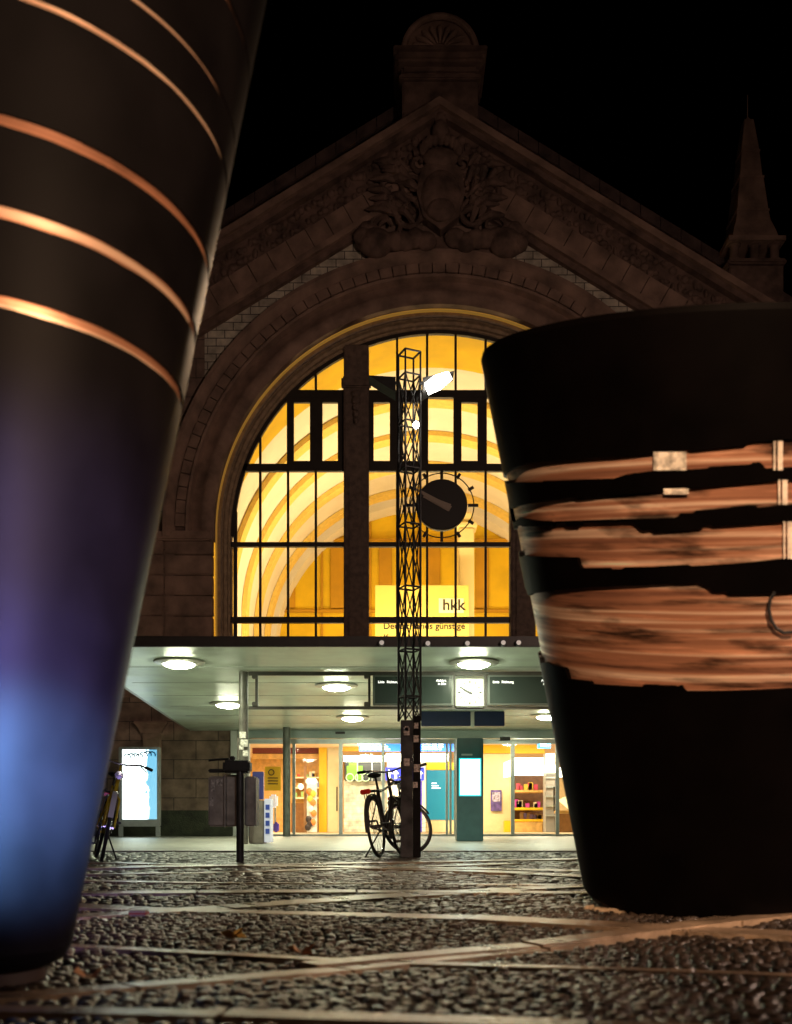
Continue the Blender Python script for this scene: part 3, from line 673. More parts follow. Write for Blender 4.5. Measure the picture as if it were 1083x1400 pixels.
# cornice light band and LED display
lb = tag(ibox('yellow_fascia', 467, 1014, 612, 1027, 37.9, .2, mat('fascia_orange', (.85, .42, .03), .5)), 'orange yellow fascia band above the white light strip in the concourse', 'fascia')
tag(ibox('light_strip', 470, 1033, 527, 1041, 36.9, .2, emitter('white_strip', (1, .95, .72), 9)), 'white lit strip above the green advert board', 'light strip', 'white light strips over the concourse shops')
tag(ibox('light_strip', 528, 1030, 613, 1041, 36.9, .2, emitter('white_strip', (1, .95, .72), 9)), 'broad white lit strip behind the mast above the teal panel', 'light strip', 'white light strips over the concourse shops')
led = tag(ibox('led_display', 491, 1014, 548, 1027, 36.0, .12, emitter('led_blue', (.03, .22, 1.0), 1.6)), 'blue lit departure display with white lines left of the mast', 'display', 'blue lit displays in the concourse')
led2 = tag(ibox('led_display', 574, 1014, 622, 1027, 36.0, .12, emitter('led_blue', (.03, .22, 1.0), 1.6)), 'blue lit departure display with white lines right of the mast', 'display', 'blue lit displays in the concourse')
wt = emitter('white_text', (.8, .95, 1), 3.0)
for par, xs in ((led, (493, 527)), (led2, (577, 601))):
    b = MB()
    for r in range(3):
        x = xs[0]
        while x < xs[1]:
            l = random.uniform(3, 8); a, c = ip(x, 1018.5+r*3.4, 35.99), ip(x+l, 1016.5+r*3.4, 35.99); b.box(a, (c.x, 35.995, c.z)); x += l+1.5
    b.obj('display_rows', wt, par)
# blue and white direction pillar
pil = thing('direction_pillar', 'white pillar with blue arrow sign behind the parked bicycles', 'pillar', ip(540, 1138, 36))
ibox('shaft', 529, 1042, 582, 1138, 36.4, .5, mat('white_pillar', (.75, .73, .68), .5), parent=pil)
ibox('arrow_sign', 527, 1049, 580, 1067, 36.3, .05, emitter('sign_blue', (.03, .05, .6), .8), parent=pil)
aw = emitter('arrow_white', (.95, .95, 1), 1.5); b = MB()
for px in (532, 541, 574):
    c = ip(px, 1058, 36.28); b.prism([(c.x-.12, c.z+.0), (c.x, c.z+.16), (c.x+.12, c.z), (c.x+.045, c.z), (c.x+.045, c.z-.18), (c.x-.045, c.z-.18), (c.x-.045, c.z)], 36.27, 36.29)
b.obj('arrow', aw, pil)
ibox('edge_stripe', 573, 1068, 577, 1138, 36.35, .04, mat('violet_stripe', (.08, .05, .5), .5), parent=pil)
# teal panel
tp = thing('teal_panel', 'teal blue wall panel under a yellow band right of the mast', 'panel', ip(600, 1138, 37))
ibox('panel', 583, 1053, 640, 1121, 37, .1, mat('teal_print', (.0, .16, .26), .5, emit=(0,.30,.48), estr=.32), parent=tp); ibox('band', 583, 1042.5, 640, 1052.5, 37, .1, yel, parent=tp); ibox('plinth', 583, 1121.5, 640, 1138, 37.02, .1, beige, parent=tp)
b = MB(); c = ip(592, 1078, 36.98)
for k in range(3): b.box((c.x-.05, 36.97, c.z+.09*k), (c.x+.28-.07*k, 36.985, c.z+.03+.09*k))
b.obj('print_lines', aw, tp)
# right wall and kiosk shop
rw = thing('beige_partition', 'beige wall with a yellow band right of the teal kiosk', 'wall', ip(680, 1138, 37))
ibox('panel', 660, 1030.5, 699, 1138, 37, .2, beige, parent=rw); ibox('band', 660, 1014, 745, 1030, 37, .2, yel, parent=rw)
ibox('base', 690, 1122, 699, 1138, 36.5, .4, yel, parent=rw)
po = tag(ibox('poster', 671, 1080, 686, 1109, 36.9, .04, mat('purple_poster', (.10, .06, .22), .5, noise=.6, nscale=8)), 'small violet poster on the beige wall right of the kiosk', 'poster')
ibox('poster_picture', 673, 1083, 684, 1096, 36.88, .01, mat('poster_pic', (.35, .3, .4), .5, noise=.8, nscale=14), parent=po)
ks = thing('newspaper_kiosk', 'open sales kiosk with glowing white canopy and brown shelves behind the right doors', 'kiosk', ip(730, 1138, 36))
kw = emitter('kiosk_white', (1, .96, .72), 7)
a = ip(703, 1060, 35.2); c = ip(743, 1036, 35.2); d = ip(685, 1062, 37.5)
MB().box(a, (c.x, 35.3, c.z), .01).obj('canopy_front', kw, ks)
e0, e1 = ip(703, 1061, 35.25), ip(703, 1037, 35.25)
MB().add([e0, e1, (d.x, 37.5, e1.z-.05), (d.x, 37.5, e0.z+.02)], [(0,1,2,3)]).obj('canopy_side', emitter('kiosk_side', (1, .9, .55), 3), ks)
ibox('back_panel', 700, 1058, 760, 1138, 38, .1, mat('kiosk_brown', (.16, .07, .03), .5, noise=.3), parent=ks)
for k, (y0, m_) in enumerate(((1080, org), (1104, yel), (1120, yel))): ibox('shelf', 703, y0, 745, y0+3.5, 36.2, 1.2, m_, parent=ks)
ibox('counter', 703, 1124, 742, 1138, 36.1, 1.2, org, parent=ks)
for k in range(26):
    ry = (1080, 1104, 1120)[k % 3]; c = ip(705+random.random()*35, ry, 36.5); hh = random.uniform(.12, .3)
    MB().box((c.x-.07, 36.45, c.z), (c.x+.07, 36.6, c.z+hh), .008).obj('magazine', mat('mag_%d' % (k % 6), [(.6,.05,.1),(.7,.6,.4),(.15,.1,.3),(.8,.5,.05),(.5,.05,.3),(.3,.18,.08)][k % 6], .5), ks)
sg_ = tag(ibox('blue_shop_sign', 735, 1012, 753, 1023, 34.5, .1, emitter('cyan_sign', (.02, .35, 1.0), 1.5)), 'small glowing blue sign above the kiosk canopy', 'sign')
ibox('sign_mark', 739, 1015, 747, 1020, 34.48, .01, wt, parent=sg_)
cab = thing('display_cabinet', 'tall grey cabinet with lit top beside the right door post', 'cabinet', ip(753, 1138, 35))
ibox('body', 746, 1030, 759, 1138, 35, .6, mat('grey_cabinet', (.3, .28, .26), .4), parent=cab); ibox('lamp_box', 744, 1047, 760, 1056, 34.9, .1, kw, parent=cab)
for k in range(5): ibox('louvre', 746, 1062+k*13, 759, 1064+k*13, 34.97, .025, alu, parent=cab, bev=0)
cr = thing('lit_counter', 'counter with white globe lamp at the right edge of the glass front', 'counter', ip(775, 1138, 34))
ibox('worktop', 763, 1108, 800, 1112, 34, .8, org, parent=cr); ibox('front', 764, 1112.5, 800, 1138, 34.1, .6, mat('counter_wood'), parent=cr)
b = MB(); c = ip(768, 1056, 34); b.ell(c, (.2, .2, .17), 16); b.obj('globe_lamp', kw, cr, smooth=True)
c = ip(775, 1098, 33.9); MB().add([c+Vector(v) for v in ((-.3,0,.1),(.05,0,.26),(.3,0,-.1),(.1,0,-.24))]+[c+Vector(v) for v in ((-.3,.03,.1),(.05,.03,.26),(.3,.03,-.1),(.1,.03,-.24))], [(0,1,2,3),(4,7,6,5),(0,4,5,1),(1,5,6,2),(2,6,7,3),(3,7,4,0)]).obj('menu_board', emitter('menu_white', (1, .95, .5), 1.2), cr)

# ================================================================== BOARD GANTRY, CLOCK, HANGING SIGN
gy = 18.4; sgm = gy/F
def gx_(px): return (px-541.5)*sgm
def gz(py): return CAMZ+(HORIZON-py)*sgm
gan = thing('board_gantry', 'dark steel gantry carrying two departure boards under the canopy', 'gantry', (gx_(560), gy, 0))
gm = mat('gantry_paint', (.055, .05, .042), .45, noise=.3)
for px in (333, 815): MB().tube([(gx_(px), gy, 0), (gx_(px), gy, zs-.02)], 6.4*sgm, 18).obj('post', mat('gantry_post', (.12, .115, .095), .4, noise=.35), gan, smooth=True)
b = MB(); b.bar((gx_(340), gy, gz(921)), (gx_(808), gy, gz(921)), .07, .07); b.bar((gx_(340), gy, gz(968)), (gx_(808), gy, gz(968)), .05, .06)
b.bar((gx_(351), gy, gz(919)), (gx_(351), gy, gz(968)), .05, .05)
for px in (505, 621, 664, 808): b.bar((gx_(px), gy, gz(921)), (gx_(px), gy, gz(968)), .045, .05)
for px in (345, 498): 
    for py in (925, 963): b.box((gx_(px), gy-.06, gz(py+3)), (gx_(px+8), gy+.06, gz(py-3)), .01)
b.obj('frame', gm, gan)
b = MB(); b.box((gx_(310), gy-.05, gz(915)), (gx_(322), gy+.06, gz(908)), .01); b.tube([(gx_(322), gy, gz(911)), (gx_(334), gy, gz(911))], .025, 8); b.obj('camera_bracket', alu, gan)
bt = emitter('board_text', (.95, .95, .9), 1.6)
for x0, x1 in ((513, 618), (669, 760)):
    a = MB().box((gx_(x0-3), gy-.1, gz(965)), (gx_(x1+1.5), gy+.1, gz(924)), .012).obj('display_board', mat('board_case', (.10, .115, .105), .4), gan)
    MB().box((gx_(x0), gy-.108, gz(962.5)), (gx_(x1-1), gy-.101, gz(926.5)), .002).obj('screen', mat('board_screen', (.03, .042, .038), .22), a)
    text('lettering', 'Linie', 4.6*sgm, (gx_(x0+4), gy-.112, gz(935)), bt, a, .002)
    text('lettering', 'Richtung', 4.6*sgm, (gx_(x0+16), gy-.112, gz(935)), bt, a, .002)
    text('lettering', 'Abfahrt\n  in Min', 4.4*sgm, (gx_(x0+(83 if x0 < 600 else 70)), gy-.112, gz(933)), bt, a, .002)
ccl = P(642.5, 947, gy-.1)
sq = thing('square_clock', 'white square station clock with black hands between the departure boards', 'clock', ccl)
hw_ = 19.5*sgm; MB().box(ccl+Vector((-hw_, 0, -hw_)), ccl+Vector((hw_, .2, hw_)), .02).obj('case', mat('clock_case', (.45, .46, .42), .4), sq)
MB().box(ccl+Vector((-hw_*.92, -.006, -hw_*.92)), ccl+Vector((hw_*.92, -.001, hw_*.92)), 0).obj('face', mat('clock_face', (.8, .8, .76), .4, emit=(1, 1, .9), estr=.42), sq)
ink = mat('black_ink', (.01, .01, .01), .5); b = MB()
for i in range(12):
    a = 2*pi*i/12; d = Vector((sin(a), 0, cos(a))); o = ccl+Vector((0, -.009, 0)); b.bar(o+d*hw_*.64, o+d*hw_*.84, .022 if i % 3 else .03, .004)
b.obj('hour_mark', ink, sq)
hand(radians(300), hw_*.74, .05, .012, .009, -.03, 'minute_hand', sq, ccl, ink); hand(radians(296), hw_*.5, .04, .016, .012, -.05, 'hour_hand', sq, ccl, ink)
hy = 25.0
hs = thing('hanging_sign', 'dark blue unlit sign panel hanging from the canopy under the boards', 'sign', P(632, 983, hy))
sd = (hy/F)
for x0, x1 in ((576, 643.5), (649, 690)): MB().box(P(x0, 992.5, hy), P(x1, 972.5, hy)+Vector((0, .14, 0)), .012).obj('panel', blue_m, hs)
MB().box(P(644, 995, hy)+Vector((0,-.02,0)), P(648.5, 972.5, hy)+Vector((0, .16, 0)), .01).obj('divider', white_p, hs)

# ================================================================== INFO KIOSK, VENDING BOX, POSTER BOX
ky = F*CAMZ/(1150.5-HORIZON)
kk = thing('info_kiosk', 'teal free standing information pillar with glowing white screen before the doors', 'kiosk', P(643, 1150, ky))
a, c = P(624.5, 1150, ky), P(661, 1009, ky); MB().box((a.x, ky, .006), (c.x, ky+.5, c.z), .015).obj('body', teal_m, kk)
a, c = P(627.5, 1088.5, ky), P(658, 1036.5, ky); MB().box((a.x, ky-.012, a.z), (c.x, ky-.002, c.z), .003).obj('screen_bezel', mat('cyan_bezel', (.02, .5, .55), .4, emit=(.05, .75, .8), estr=.9), kk)
a, c = P(629.5, 1086.5, ky), P(656, 1038.5, ky); MB().box((a.x, ky-.02, a.z), (c.x, ky-.013, c.z), .002).obj('screen', emitter('screen_white', (.72, 1.0, .98), 6), kk)
a, c = P(631, 1033, ky), P(646, 1030.6, ky); MB().box((a.x, ky-.004, a.z), (c.x, ky-.001, c.z), 0).obj('print_line', mat('pale_print', (.3, .36, .36), .5), kk)
vy = F*CAMZ/(1154-HORIZON)
vb = thing('vending_box', 'low grey vending box with blue lettered side behind the waste bin', 'vending machine', P(353, 1154, vy))
a, c = P(340, 1154, vy), P(361, 1094, vy); MB().box((a.x, vy, .006), (c.x, vy+.5, c.z), .015).obj('body', mat('vending_grey', (.22, .2, .17), .5, noise=.2), vb)
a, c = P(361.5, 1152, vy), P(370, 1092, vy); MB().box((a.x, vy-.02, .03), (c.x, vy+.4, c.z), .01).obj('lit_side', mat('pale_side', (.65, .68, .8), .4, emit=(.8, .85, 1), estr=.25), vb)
for k in range(4): ibox('letter', 363, 1100+k*11, 368.5, 1107+k*11, vy-.03, .008, mat('blue_letter', (.05, .1, .5), .5), parent=vb, bev=0)
v2 = tag(ibox('info_stand', 345, 1055, 360, 1093, 29.4, .2, mat('violet_panel', (.06, .06, .22), .4, emit=(.1,.1,.5), estr=.12)), 'dark violet information panel behind the waste bin', 'panel')
ly = F*CAMZ/(1144.8-HORIZON)
pb = thing('poster_lightbox', 'glowing white poster box on two legs against the left stone wall', 'advertising light box', P(190, 1145, ly))
a, c = P(162, 1130, ly), P(218, 1021, ly)
fb = MB(); fb.box((a.x, ly, a.z), (c.x, ly+.22, c.z), .02); 
fb.obj('case', alu, pb)
for px in (164, 215): q = P(px, 1145, ly); MB().box((q.x-.06, ly+.06, 0.005), (q.x+.06, ly+.16, a.z-.002), .01).obj('leg', alu, pb)
a2, c2 = P(167.5, 1120, ly), P(214.5, 1025, ly)
pn = mat('lit_poster', (.8,.9,.9), .4)
t = pn.node_tree; bs = t.nodes['Principled BSDF']; co = t.nodes.new('ShaderNodeTexCoord'); sp = t.nodes.new('ShaderNodeSeparateXYZ'); t.links.new(co.outputs['Generated'], sp.inputs[0])
nz = t.nodes.new('ShaderNodeTexNoise'); nz.inputs['Scale'].default_value = 7; t.links.new(co.outputs['Generated'], nz.inputs[0])
ad = t.nodes.new('ShaderNodeMath'); ad.operation = 'MULTIPLY_ADD'; t.links.new(nz.outputs[0], ad.inputs[0]); ad.inputs[1].default_value = .5; t.links.new(sp.outputs['X'], ad.inputs[2])
rp = t.nodes.new('ShaderNodeValToRGB'); t.links.new(ad.outputs[0], rp.inputs[0]); rp.color_ramp.elements[0].position = .93; rp.color_ramp.elements[0].color = (.8, 1, 1, 1); rp.color_ramp.elements[1].position = 1.0; rp.color_ramp.elements[1].color = (.02, .13, .22, 1)
t.links.new(rp.outputs[0], bs.inputs['Emission Color']); bs.inputs['Emission Strength'].default_value = 3.6
MB().box((a2.x, ly-.012, a2.z), (c2.x, ly-.002, c2.z), 0).obj('poster', pn, pb)
b = MB()
for k in range(7): c = P(174+k*5.6, 1027+random.uniform(0, 4), ly-.02); b.tube([c+Vector((.1*sin(u), 0, .1*cos(u)-.1)) for u in np.linspace(-1.2, 1.8, 8)], .018, 6)
b.obj('poster_print', mat('print_dark', (.05, .1, .14), .5), pb)

# ================================================================== WASTE BIN POST
by_ = F*CAMZ/(1179-HORIZON); sbn = by_/F
def X_(px): return (px-541.5)*sbn
def Z_(py): return CAMZ+(HORIZON-py)*sbn
bn = thing('waste_bin', 'worn grey metal waste bins hung on a steel post near the gantry post', 'waste bin', (X_(329), by_, 0))
MB().tube([(X_(329), by_-.03, 0), (X_(329), by_-.03, Z_(1040))], .037, 14).obj('post', steel, bn, smooth=True)
b = MB(); b.box((X_(284), by_+.03, Z_(1130)), (X_(307), by_+.30, Z_(1061)), .015); b.box((X_(307.6), by_+.02, Z_(1130)), (X_(325), by_+.30, Z_(1059)), .015); b.box((X_(333), by_+.04, Z_(1130)), (X_(349), by_+.30, Z_(1061)), .015); b.box((X_(306), by_+.0, Z_(1131)), (X_(308.5), by_+.02, Z_(1058)), .004)
b.obj('container', mat('galvanised', (.40, .36, .33), .5, metal=.35, noise=.35, nscale=8, bump=.1), bn)
b = MB(); b.box((X_(306), by_-.08, Z_(1057)), (X_(343), by_+.1, Z_(1040)), .02); b.box((X_(284), by_+.02, Z_(1056)), (X_(330), by_+.08, Z_(1051)), .01); b.tube([(X_(284), by_+.05, Z_(1039)), (X_(312), by_+.05, Z_(1037))], .012, 8); b.box((X_(315), by_-.05, Z_(1040.5)), (X_(322), by_+.0, Z_(1034)), .01)
b.obj('clamp_head', darkmetal, bn)
b = MB(); b.box((X_(288), by_+.025, Z_(1082)), (X_(293), by_+.029, Z_(1066))); b.box((X_(294.5), by_+.025, Z_(1074)), (X_(303.5), by_+.029, Z_(1065))); b.box((X_(286), by_+.025, Z_(1102)), (X_(291), by_+.029, Z_(1090)))
b.obj('sticker', mat('old_sticker', (.5, .46, .42), .6, noise=.7, nscale=40), bn)
b = MB()
for px, py, r in ((332,1005,4.5),(334,1016,5),(336,1030,4),(330,1022,3)): c = P(px, py, gy-.13); b.box(c+Vector((-r*sgm, 0, -r*sgm)), c+Vector((r*sgm, .012, r*sgm)), .01)
b.obj('sticker', mat('pale_sticker', (.7, .68, .6), .6, noise=.5, nscale=30), gan)

# ================================================================== LATTICE MAST
my = F*CAMZ/(1172-HORIZON); sm = my/F
def mx(px): return (px-541.5)*sm
def mz(py): return CAMZ+(HORIZON-py)*sm
mast = thing('lattice_mast', 'slim dark lattice lighting mast with solid base in front of the entrance', 'mast', (mx(560), my, 0))
cxm = (mx(546.5)+mx(573.5))/2; hwm = 13.2*sm
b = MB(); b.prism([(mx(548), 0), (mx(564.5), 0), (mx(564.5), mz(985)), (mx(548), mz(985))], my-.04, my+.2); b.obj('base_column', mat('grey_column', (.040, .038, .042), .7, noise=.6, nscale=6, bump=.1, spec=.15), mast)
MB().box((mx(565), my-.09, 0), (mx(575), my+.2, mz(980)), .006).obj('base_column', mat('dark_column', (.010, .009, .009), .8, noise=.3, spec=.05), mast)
for px, py, r in ((556,1000,4),(569,1010,3.5),(556,1042,4),(570,1050,4),(568,1073,3),(556,996,2.5),(569,992,3)): c = P(px, py, my-.1 if px > 563 else my-.05); MB().box(c+Vector((-r*sm, 0, -r*sm*1.3)), c+Vector((r*sm, .006, r*sm*1.3)), 0).obj('sticker', mat('faded_sticker', (.30, .24, .22), .6, noise=.8, nscale=40), mast)
lt = MB(); r45 = hwm
crn = [(-1,-1), (1,-1), (1,1), (-1,1)]
rot = radians(24)
def corner(k, z, h=hwm*.86):
    sx, sy = crn[k % 4]; x, y_ = sx*h, sy*h; return Vector((cxm+x*cos(rot)-y_*sin(rot), my+.06+x*sin(rot)+y_*cos(rot), z))
z0, z1 = mz(985), mz(512)
for k in range(4): lt.tube([corner(k, z0), corner(k, z1)], .013, 8)
levels = [985, 952, 888, 802, 716, 640, 576, 512]
for py in levels[1:]:
    for k in range(4): lt.tube([corner(k, mz(py)), corner(k+1, mz(py))], .011, 6)
for i in range(len(levels)-1):
    za, zb_ = mz(levels[i]), mz(levels[i+1])
    for k in range(4):
        lt.tube([corner(k, za), corner(k+1, zb_)], .0075, 6); lt.tube([corner(k+1, za), corner(k, zb_)], .0075, 6)
lt.obj('lattice', darkmetal, mast, smooth=True)
lt = MB()
for k in range(4): lt.tube([corner(k, z1), corner(k, mz(480))], .011, 6); lt.tube([corner(k, mz(480)), corner(k+1, mz(480))], .012, 6)
lt.obj('top_cage', darkmetal, mast, smooth=True)
fl_l = thing('floodlight', 'dark floodlight on the left of the lattice mast, seen from the back', 'floodlight', P(527, 522, my), 'floodlights on the mast')
def flood(par, sg, px0, px1, back):
    ys = my-.02
    pts = [(px1, 507 if sg > 0 else 514), (px0, 536), (px0, 516)] if sg > 0 else [(px0, 513), (px1, 536), (px1, 515)]
    p = [P(a, c, ys) for a, c in pts]; q = [v+Vector((0, .24, 0)) for v in p]
    MB().add(p+q, [(0,1,2),(3,5,4),(0,3,4,1),(1,4,5,2),(2,5,3,0)]).obj('housing', darkmetal, par)
    a = P(546 if sg < 0 else 573, 524, my); MB().bar(a, P(px1-2 if sg < 0 else px0+2, 524, my), .03, .03).obj('bracket', darkmetal, par)
flood(fl_l, -1, 504, 541, True)
fl_r = thing('floodlight', 'bright white floodlight glaring on the right of the lattice mast', 'floodlight', P(597, 520, my), 'floodlights on the mast')
flood(fl_r, 1, 578, 621, False)
c = P(599, 522, my-.06); b = MB()
d1 = Vector((.85, 0, .53)); d2 = Vector((-.53, -.3, .85)).normalized()
b.add([c+d1*u*.155+d2*v*.075 for u, v in ((-1,-.7),(0,-1),(1,-.6),(1,.5),(0,1),(-.9,.8))]+[c+Vector((0,.03,0))+d1*u*.155+d2*v*.075 for u, v in ((-1,-.7),(0,-1),(1,-.6),(1,.5),(0,1),(-.9,.8))], [(0,1,2,3,4,5),(11,10,9,8,7,6)]+[(i, i+6, (i+1)%6+6, (i+1)%6) for i in range(6)])
b.obj('lens', emitter('flood_white', (1, .97, .85), 40), fl_r)
lamp('floodlight_beam', 'SPOT', (c.x, c.y-.1, c.z-.02), 300, (1, .66, .40), (1.6, 5.0, 0), .08, spot=110, blend=.6)
sl_ = thing('mast_lamp', 'small bare white lamp on the mast below the floodlights', 'lamp', P(569, 581, my-.14)); c = P(569, 581, my-.14)
b = MB(); b.ell(c, (.035, .035, .04), 12); b.obj('bulb', emitter('flood_white', (1, .97, .85), 40), sl_, smooth=True)
MB().tube([c+Vector((0, .03, .0)), c+Vector((0, .12, .02))], .02, 8).obj('socket', darkmetal, sl_)

# ================================================================== BICYCLES
def bicycle(name, label, fc, rear_w, heading, lean, steer, group='parked bicycles', accents=None):
    """built along local +x with the rear contact point at the origin, then posed"""
    R = .345; wb = 1.04
    t = thing(name, label, 'bicycle', (0,0,0), group)
    fm = mat('frame_'+fc[0], fc[1], .3, metal=.3, noise=.1)
    def wheel(cx, par, M=None):
        b = MB(); n = 40
        ty = [(cx+(R-.018)*cos(2*pi*i/n), 0, R+(R-.018)*sin(2*pi*i/n)) for i in range(n)]; b.tube(ty, .018, 8, closed=True)
        rm = MB(); rm.tube([(cx+(R-.042)*cos(2*pi*i/n), 0, R+(R-.042)*sin(2*pi*i/n)) for i in range(n)], .010, 6, closed=True)
        spk = MB()
        for i in range(28):
            a = 2*pi*i/28; s_ = .03 if i % 2 else -.03; spk.tube([(cx+.02*cos(a+.6), s_, R+.02*sin(a+.6)), (cx+(R-.045)*cos(a), 0, R+(R-.045)*sin(a))], .0016, 4)
        spk.tube([(cx, -.05, R), (cx, .05, R)], .022, 10)
        if M:
            for q in (b, rm, spk): q.v = [tuple(M @ Vector(v)) for v in q.v]
        o = b.obj('wheel', rubber, par, smooth=True); rm.obj('rim', chrome, o, smooth=True); spk.obj('spokes', chrome, o)
    bbp = Vector((.44, 0, .29)); seat_top = Vector((.27, 0, .80)); head_t = Vector((.83, 0, .86)); head_b = Vector((.87, 0, .70))
    ax = (head_b-head_t).normalized(); MS = Matrix.Translation(head_b) @ Matrix.Rotation(steer, 4, ax) @ Matrix.Translation(-head_b)
    wheel(0, t); wheel(wb, t, MS)
    b = MB(); b.tube([seat_top, bbp], .016); b.tube([bbp, head_b], .018); b.tube([seat_top.lerp(bbp, .12), head_t.lerp(head_b, .2)], .015); b.tube([head_t, head_b], .02)
    for s_ in (-.06, .06): b.tube([bbp+Vector((0, s_*.5, 0)), (0, s_, R)], .009); b.tube([seat_top.lerp(bbp, .1), (0, s_, R)], .008)
    b.obj('frame', fm, t, smooth=True)
    b = MB()
    for s_ in (-.055, .055): b.tube([head_b, head_b+Vector((.02, s_, -.06)), (wb-.02, s_, R+.08), (wb, s_, R)], .011)
    b.tube([head_t, head_t-ax*.14], .014); b.v = [tuple(MS @ Vector(v)) for v in b.v]; b.obj('fork', fm, t, smooth=True)
    ht = head_t-ax*.15; b = MB()
    b.tube([ht+Vector((-.12, -.29, .02)), ht+Vector((.02, -.2, .03)), ht+Vector((.06, -.05, .0)), ht+Vector((.06, .05, 0)), ht+Vector((.02, .2, .03)), ht+Vector((-.12, .29, .02))], .011)
    b.v = [tuple(MS @ Vector(v)) for v in b.v]; hb = b.obj('handlebar', chrome, t, smooth=True)
    for s_ in (-1, 1):
        b = MB(); b.tube([ht+Vector((-.15, s_*.315, .018)), ht+Vector((-.06, s_*.25, .025))], .018); b.tube([ht+Vector((-.03, s_*.2, .02)), ht+Vector((-.1, s_*.27, -.02))], .006); b.v = [tuple(MS @ Vector(v)) for v in b.v]; b.obj('grip', rubber, hb, smooth=True)
    b = MB(); b.ell((.19, 0, .93), (.13, .075, .032), 14); b.ell((.31, 0, .935), (.1, .028, .024), 10); b.tube([(.225, 0, .92), seat_top], .013); b.obj('saddle', rubber, t, smooth=True)
    b = MB()
    for s_ in (-.06, .06): b.tube([(.22, s_, .76), (-.24, s_, .74)], .006); b.tube([(-.12, s_, .74), (0, s_*1.1, R)], .005); b.tube([(-.02, s_, .745), (0, s_*1.1, R)], .005)
    for k in range(4): b.tube([(-.2+k*.12, -.06, .742), (-.2+k*.12, .06, .742)], .005)
    b.obj('rack', darkmetal, t)
    b = MB(); b.box((-.275, -.06, .70), (-.25, .06, .755), .01); b.obj('reflector', mat('red_reflector', (.45, .015, .01), .25, emit=(1, .03, .01), estr=.06), t)
    for cx, M in ((0, None), (wb, MS)):
        b = MB(); rows = []
        for i in range(17):
            a = radians(15+ (150 if cx else 175)*i/16); rows.append([(cx+(R+.02)*cos(a), y_, R+(R+.02+.006*(1-abs(y_)/.03))*sin(a)) for y_ in (-.026, 0, .026)])
        b.grid(rows)
        if M: b.v = [tuple(M @ Vector(v)) for v in b.v]
        b.obj('mudguard', mat('mudguard_'+fc[0], accents or (.05, .05, .05), .35), t, smooth=True)
    b = MB(); b.lathe([(0,-.006),(.095,-.006),(.095,.006),(0,.006)], bbp+Vector((0, -.05, 0)), 'y', 24)
    b.tube([bbp+Vector((0, -.07, 0)), bbp+Vector((.11, -.07, -.13))], .011); b.tube([bbp+Vector((0, .07, 0)), bbp+Vector((-.11, .07, .13))], .011)
    b.box(bbp+Vector((.07, -.16, -.145)), bbp+Vector((.15, -.075, -.12)), .006); b.box(bbp+Vector((-.15, .075, .12)), bbp+Vector((-.07, .16, .145)), .006)
    b.tube([bbp+Vector((.0, -.05, .095)), (0, -.05, R+.035)], .006); b.tube([bbp+Vector((0, -.05, -.095)), (0, -.05, R-.035)], .006)
    b.obj('crank', darkmetal, t)
    b = MB(); b.tube([(.3, .04, .3), (.18, .22, .012)], .009); b.obj('kickstand', darkmetal, t)
    b = MB(); b.lathe([(0,.05),(.04,.045),(.05,.0),(.03,-.05),(0,-.06)], ht+Vector((.13, 0, -.12)), 'x', 14); b.v = [tuple(MS @ Vector(v)) for v in b.v]; b.obj('headlight', chrome, t, smooth=True)
    t.matrix_world = Matrix.Translation(rear_w) @ Matrix.Rotation(heading, 4, 'Z') @ Matrix.Rotation(lean, 4, 'X')
    return t
GY = 0.003
bicycle('bicycle', 'dark bicycle seen from behind with red reflector, leaning on the mast', ('black', (.03, .025, .025)), (P(519, 0, 11.05).x, 11.05, GY), radians(76), radians(-7), 0)
bicycle('bicycle', 'dark bicycle behind the mast with its front wheel turned broadside', ('charcoal', (.02, .018, .02)), (P(556, 0, 13.55).x-.1, 13.62, GY), radians(-78), radians(4), radians(77))
bicycle('bicycle', 'bicycle with yellow frame standing half hidden by the left cup', ('yellow', (.65, .48, .02)), (-3.30, 10.93, GY), radians(-70), radians(-12), radians(4), accents=(.5, .5, .48))

# ================================================================== TURNING CUPS
copper = bpy.data.materials.new('brushed_copper'); copper.use_nodes = True
t = copper.node_tree; bs = t.nodes['Principled BSDF']; uvn = t.nodes.new('ShaderNodeUVMap')
mp = t.nodes.new('ShaderNodeMapping'); mp.inputs['Scale'].default_value = (.55, 34, 1); t.links.new(uvn.outputs[0], mp.inputs[0])
n1 = t.nodes.new('ShaderNodeTexNoise'); n1.inputs['Scale'].default_value = 1; n1.inputs['Detail'].default_value = 7; n1.inputs['Roughness'].default_value = .5; t.links.new(mp.outputs[0], n1.inputs[0])
rp = t.nodes.new('ShaderNodeValToRGB'); t.links.new(n1.outputs[0], rp.inputs[0])
e = rp.color_ramp.elements; e[0].position = .33; e[0].color = (.26, .115, .07, 1); e[1].position = .66; e[1].color = (1.0, .74, .54, 1); k = e.new(.48); k.color = (.50, .23, .13, 1)
mp2 = t.nodes.new('ShaderNodeMapping'); mp2.inputs['Scale'].default_value = (3.0, 9, 1); t.links.new(uvn.outputs[0], mp2.inputs[0])
n2 = t.nodes.new('ShaderNodeTexNoise'); n2.inputs['Scale'].default_value = 1.0; n2.inputs['Detail'].default_value = 5; t.links.new(mp2.outputs[0], n2.inputs[0])
r2 = t.nodes.new('ShaderNodeMapRange'); r2.inputs['From Min'].default_value = .33; r2.inputs['From Max'].default_value = .43; r2.inputs['To Min'].default_value = .2; r2.inputs['To Max'].default_value = 1; t.links.new(n2.outputs[0], r2.inputs[0])
mxn = t.nodes.new('ShaderNodeMix'); mxn.data_type = 'RGBA'; mxn.blend_type = 'MULTIPLY'; mxn.inputs['Factor'].default_value = 1
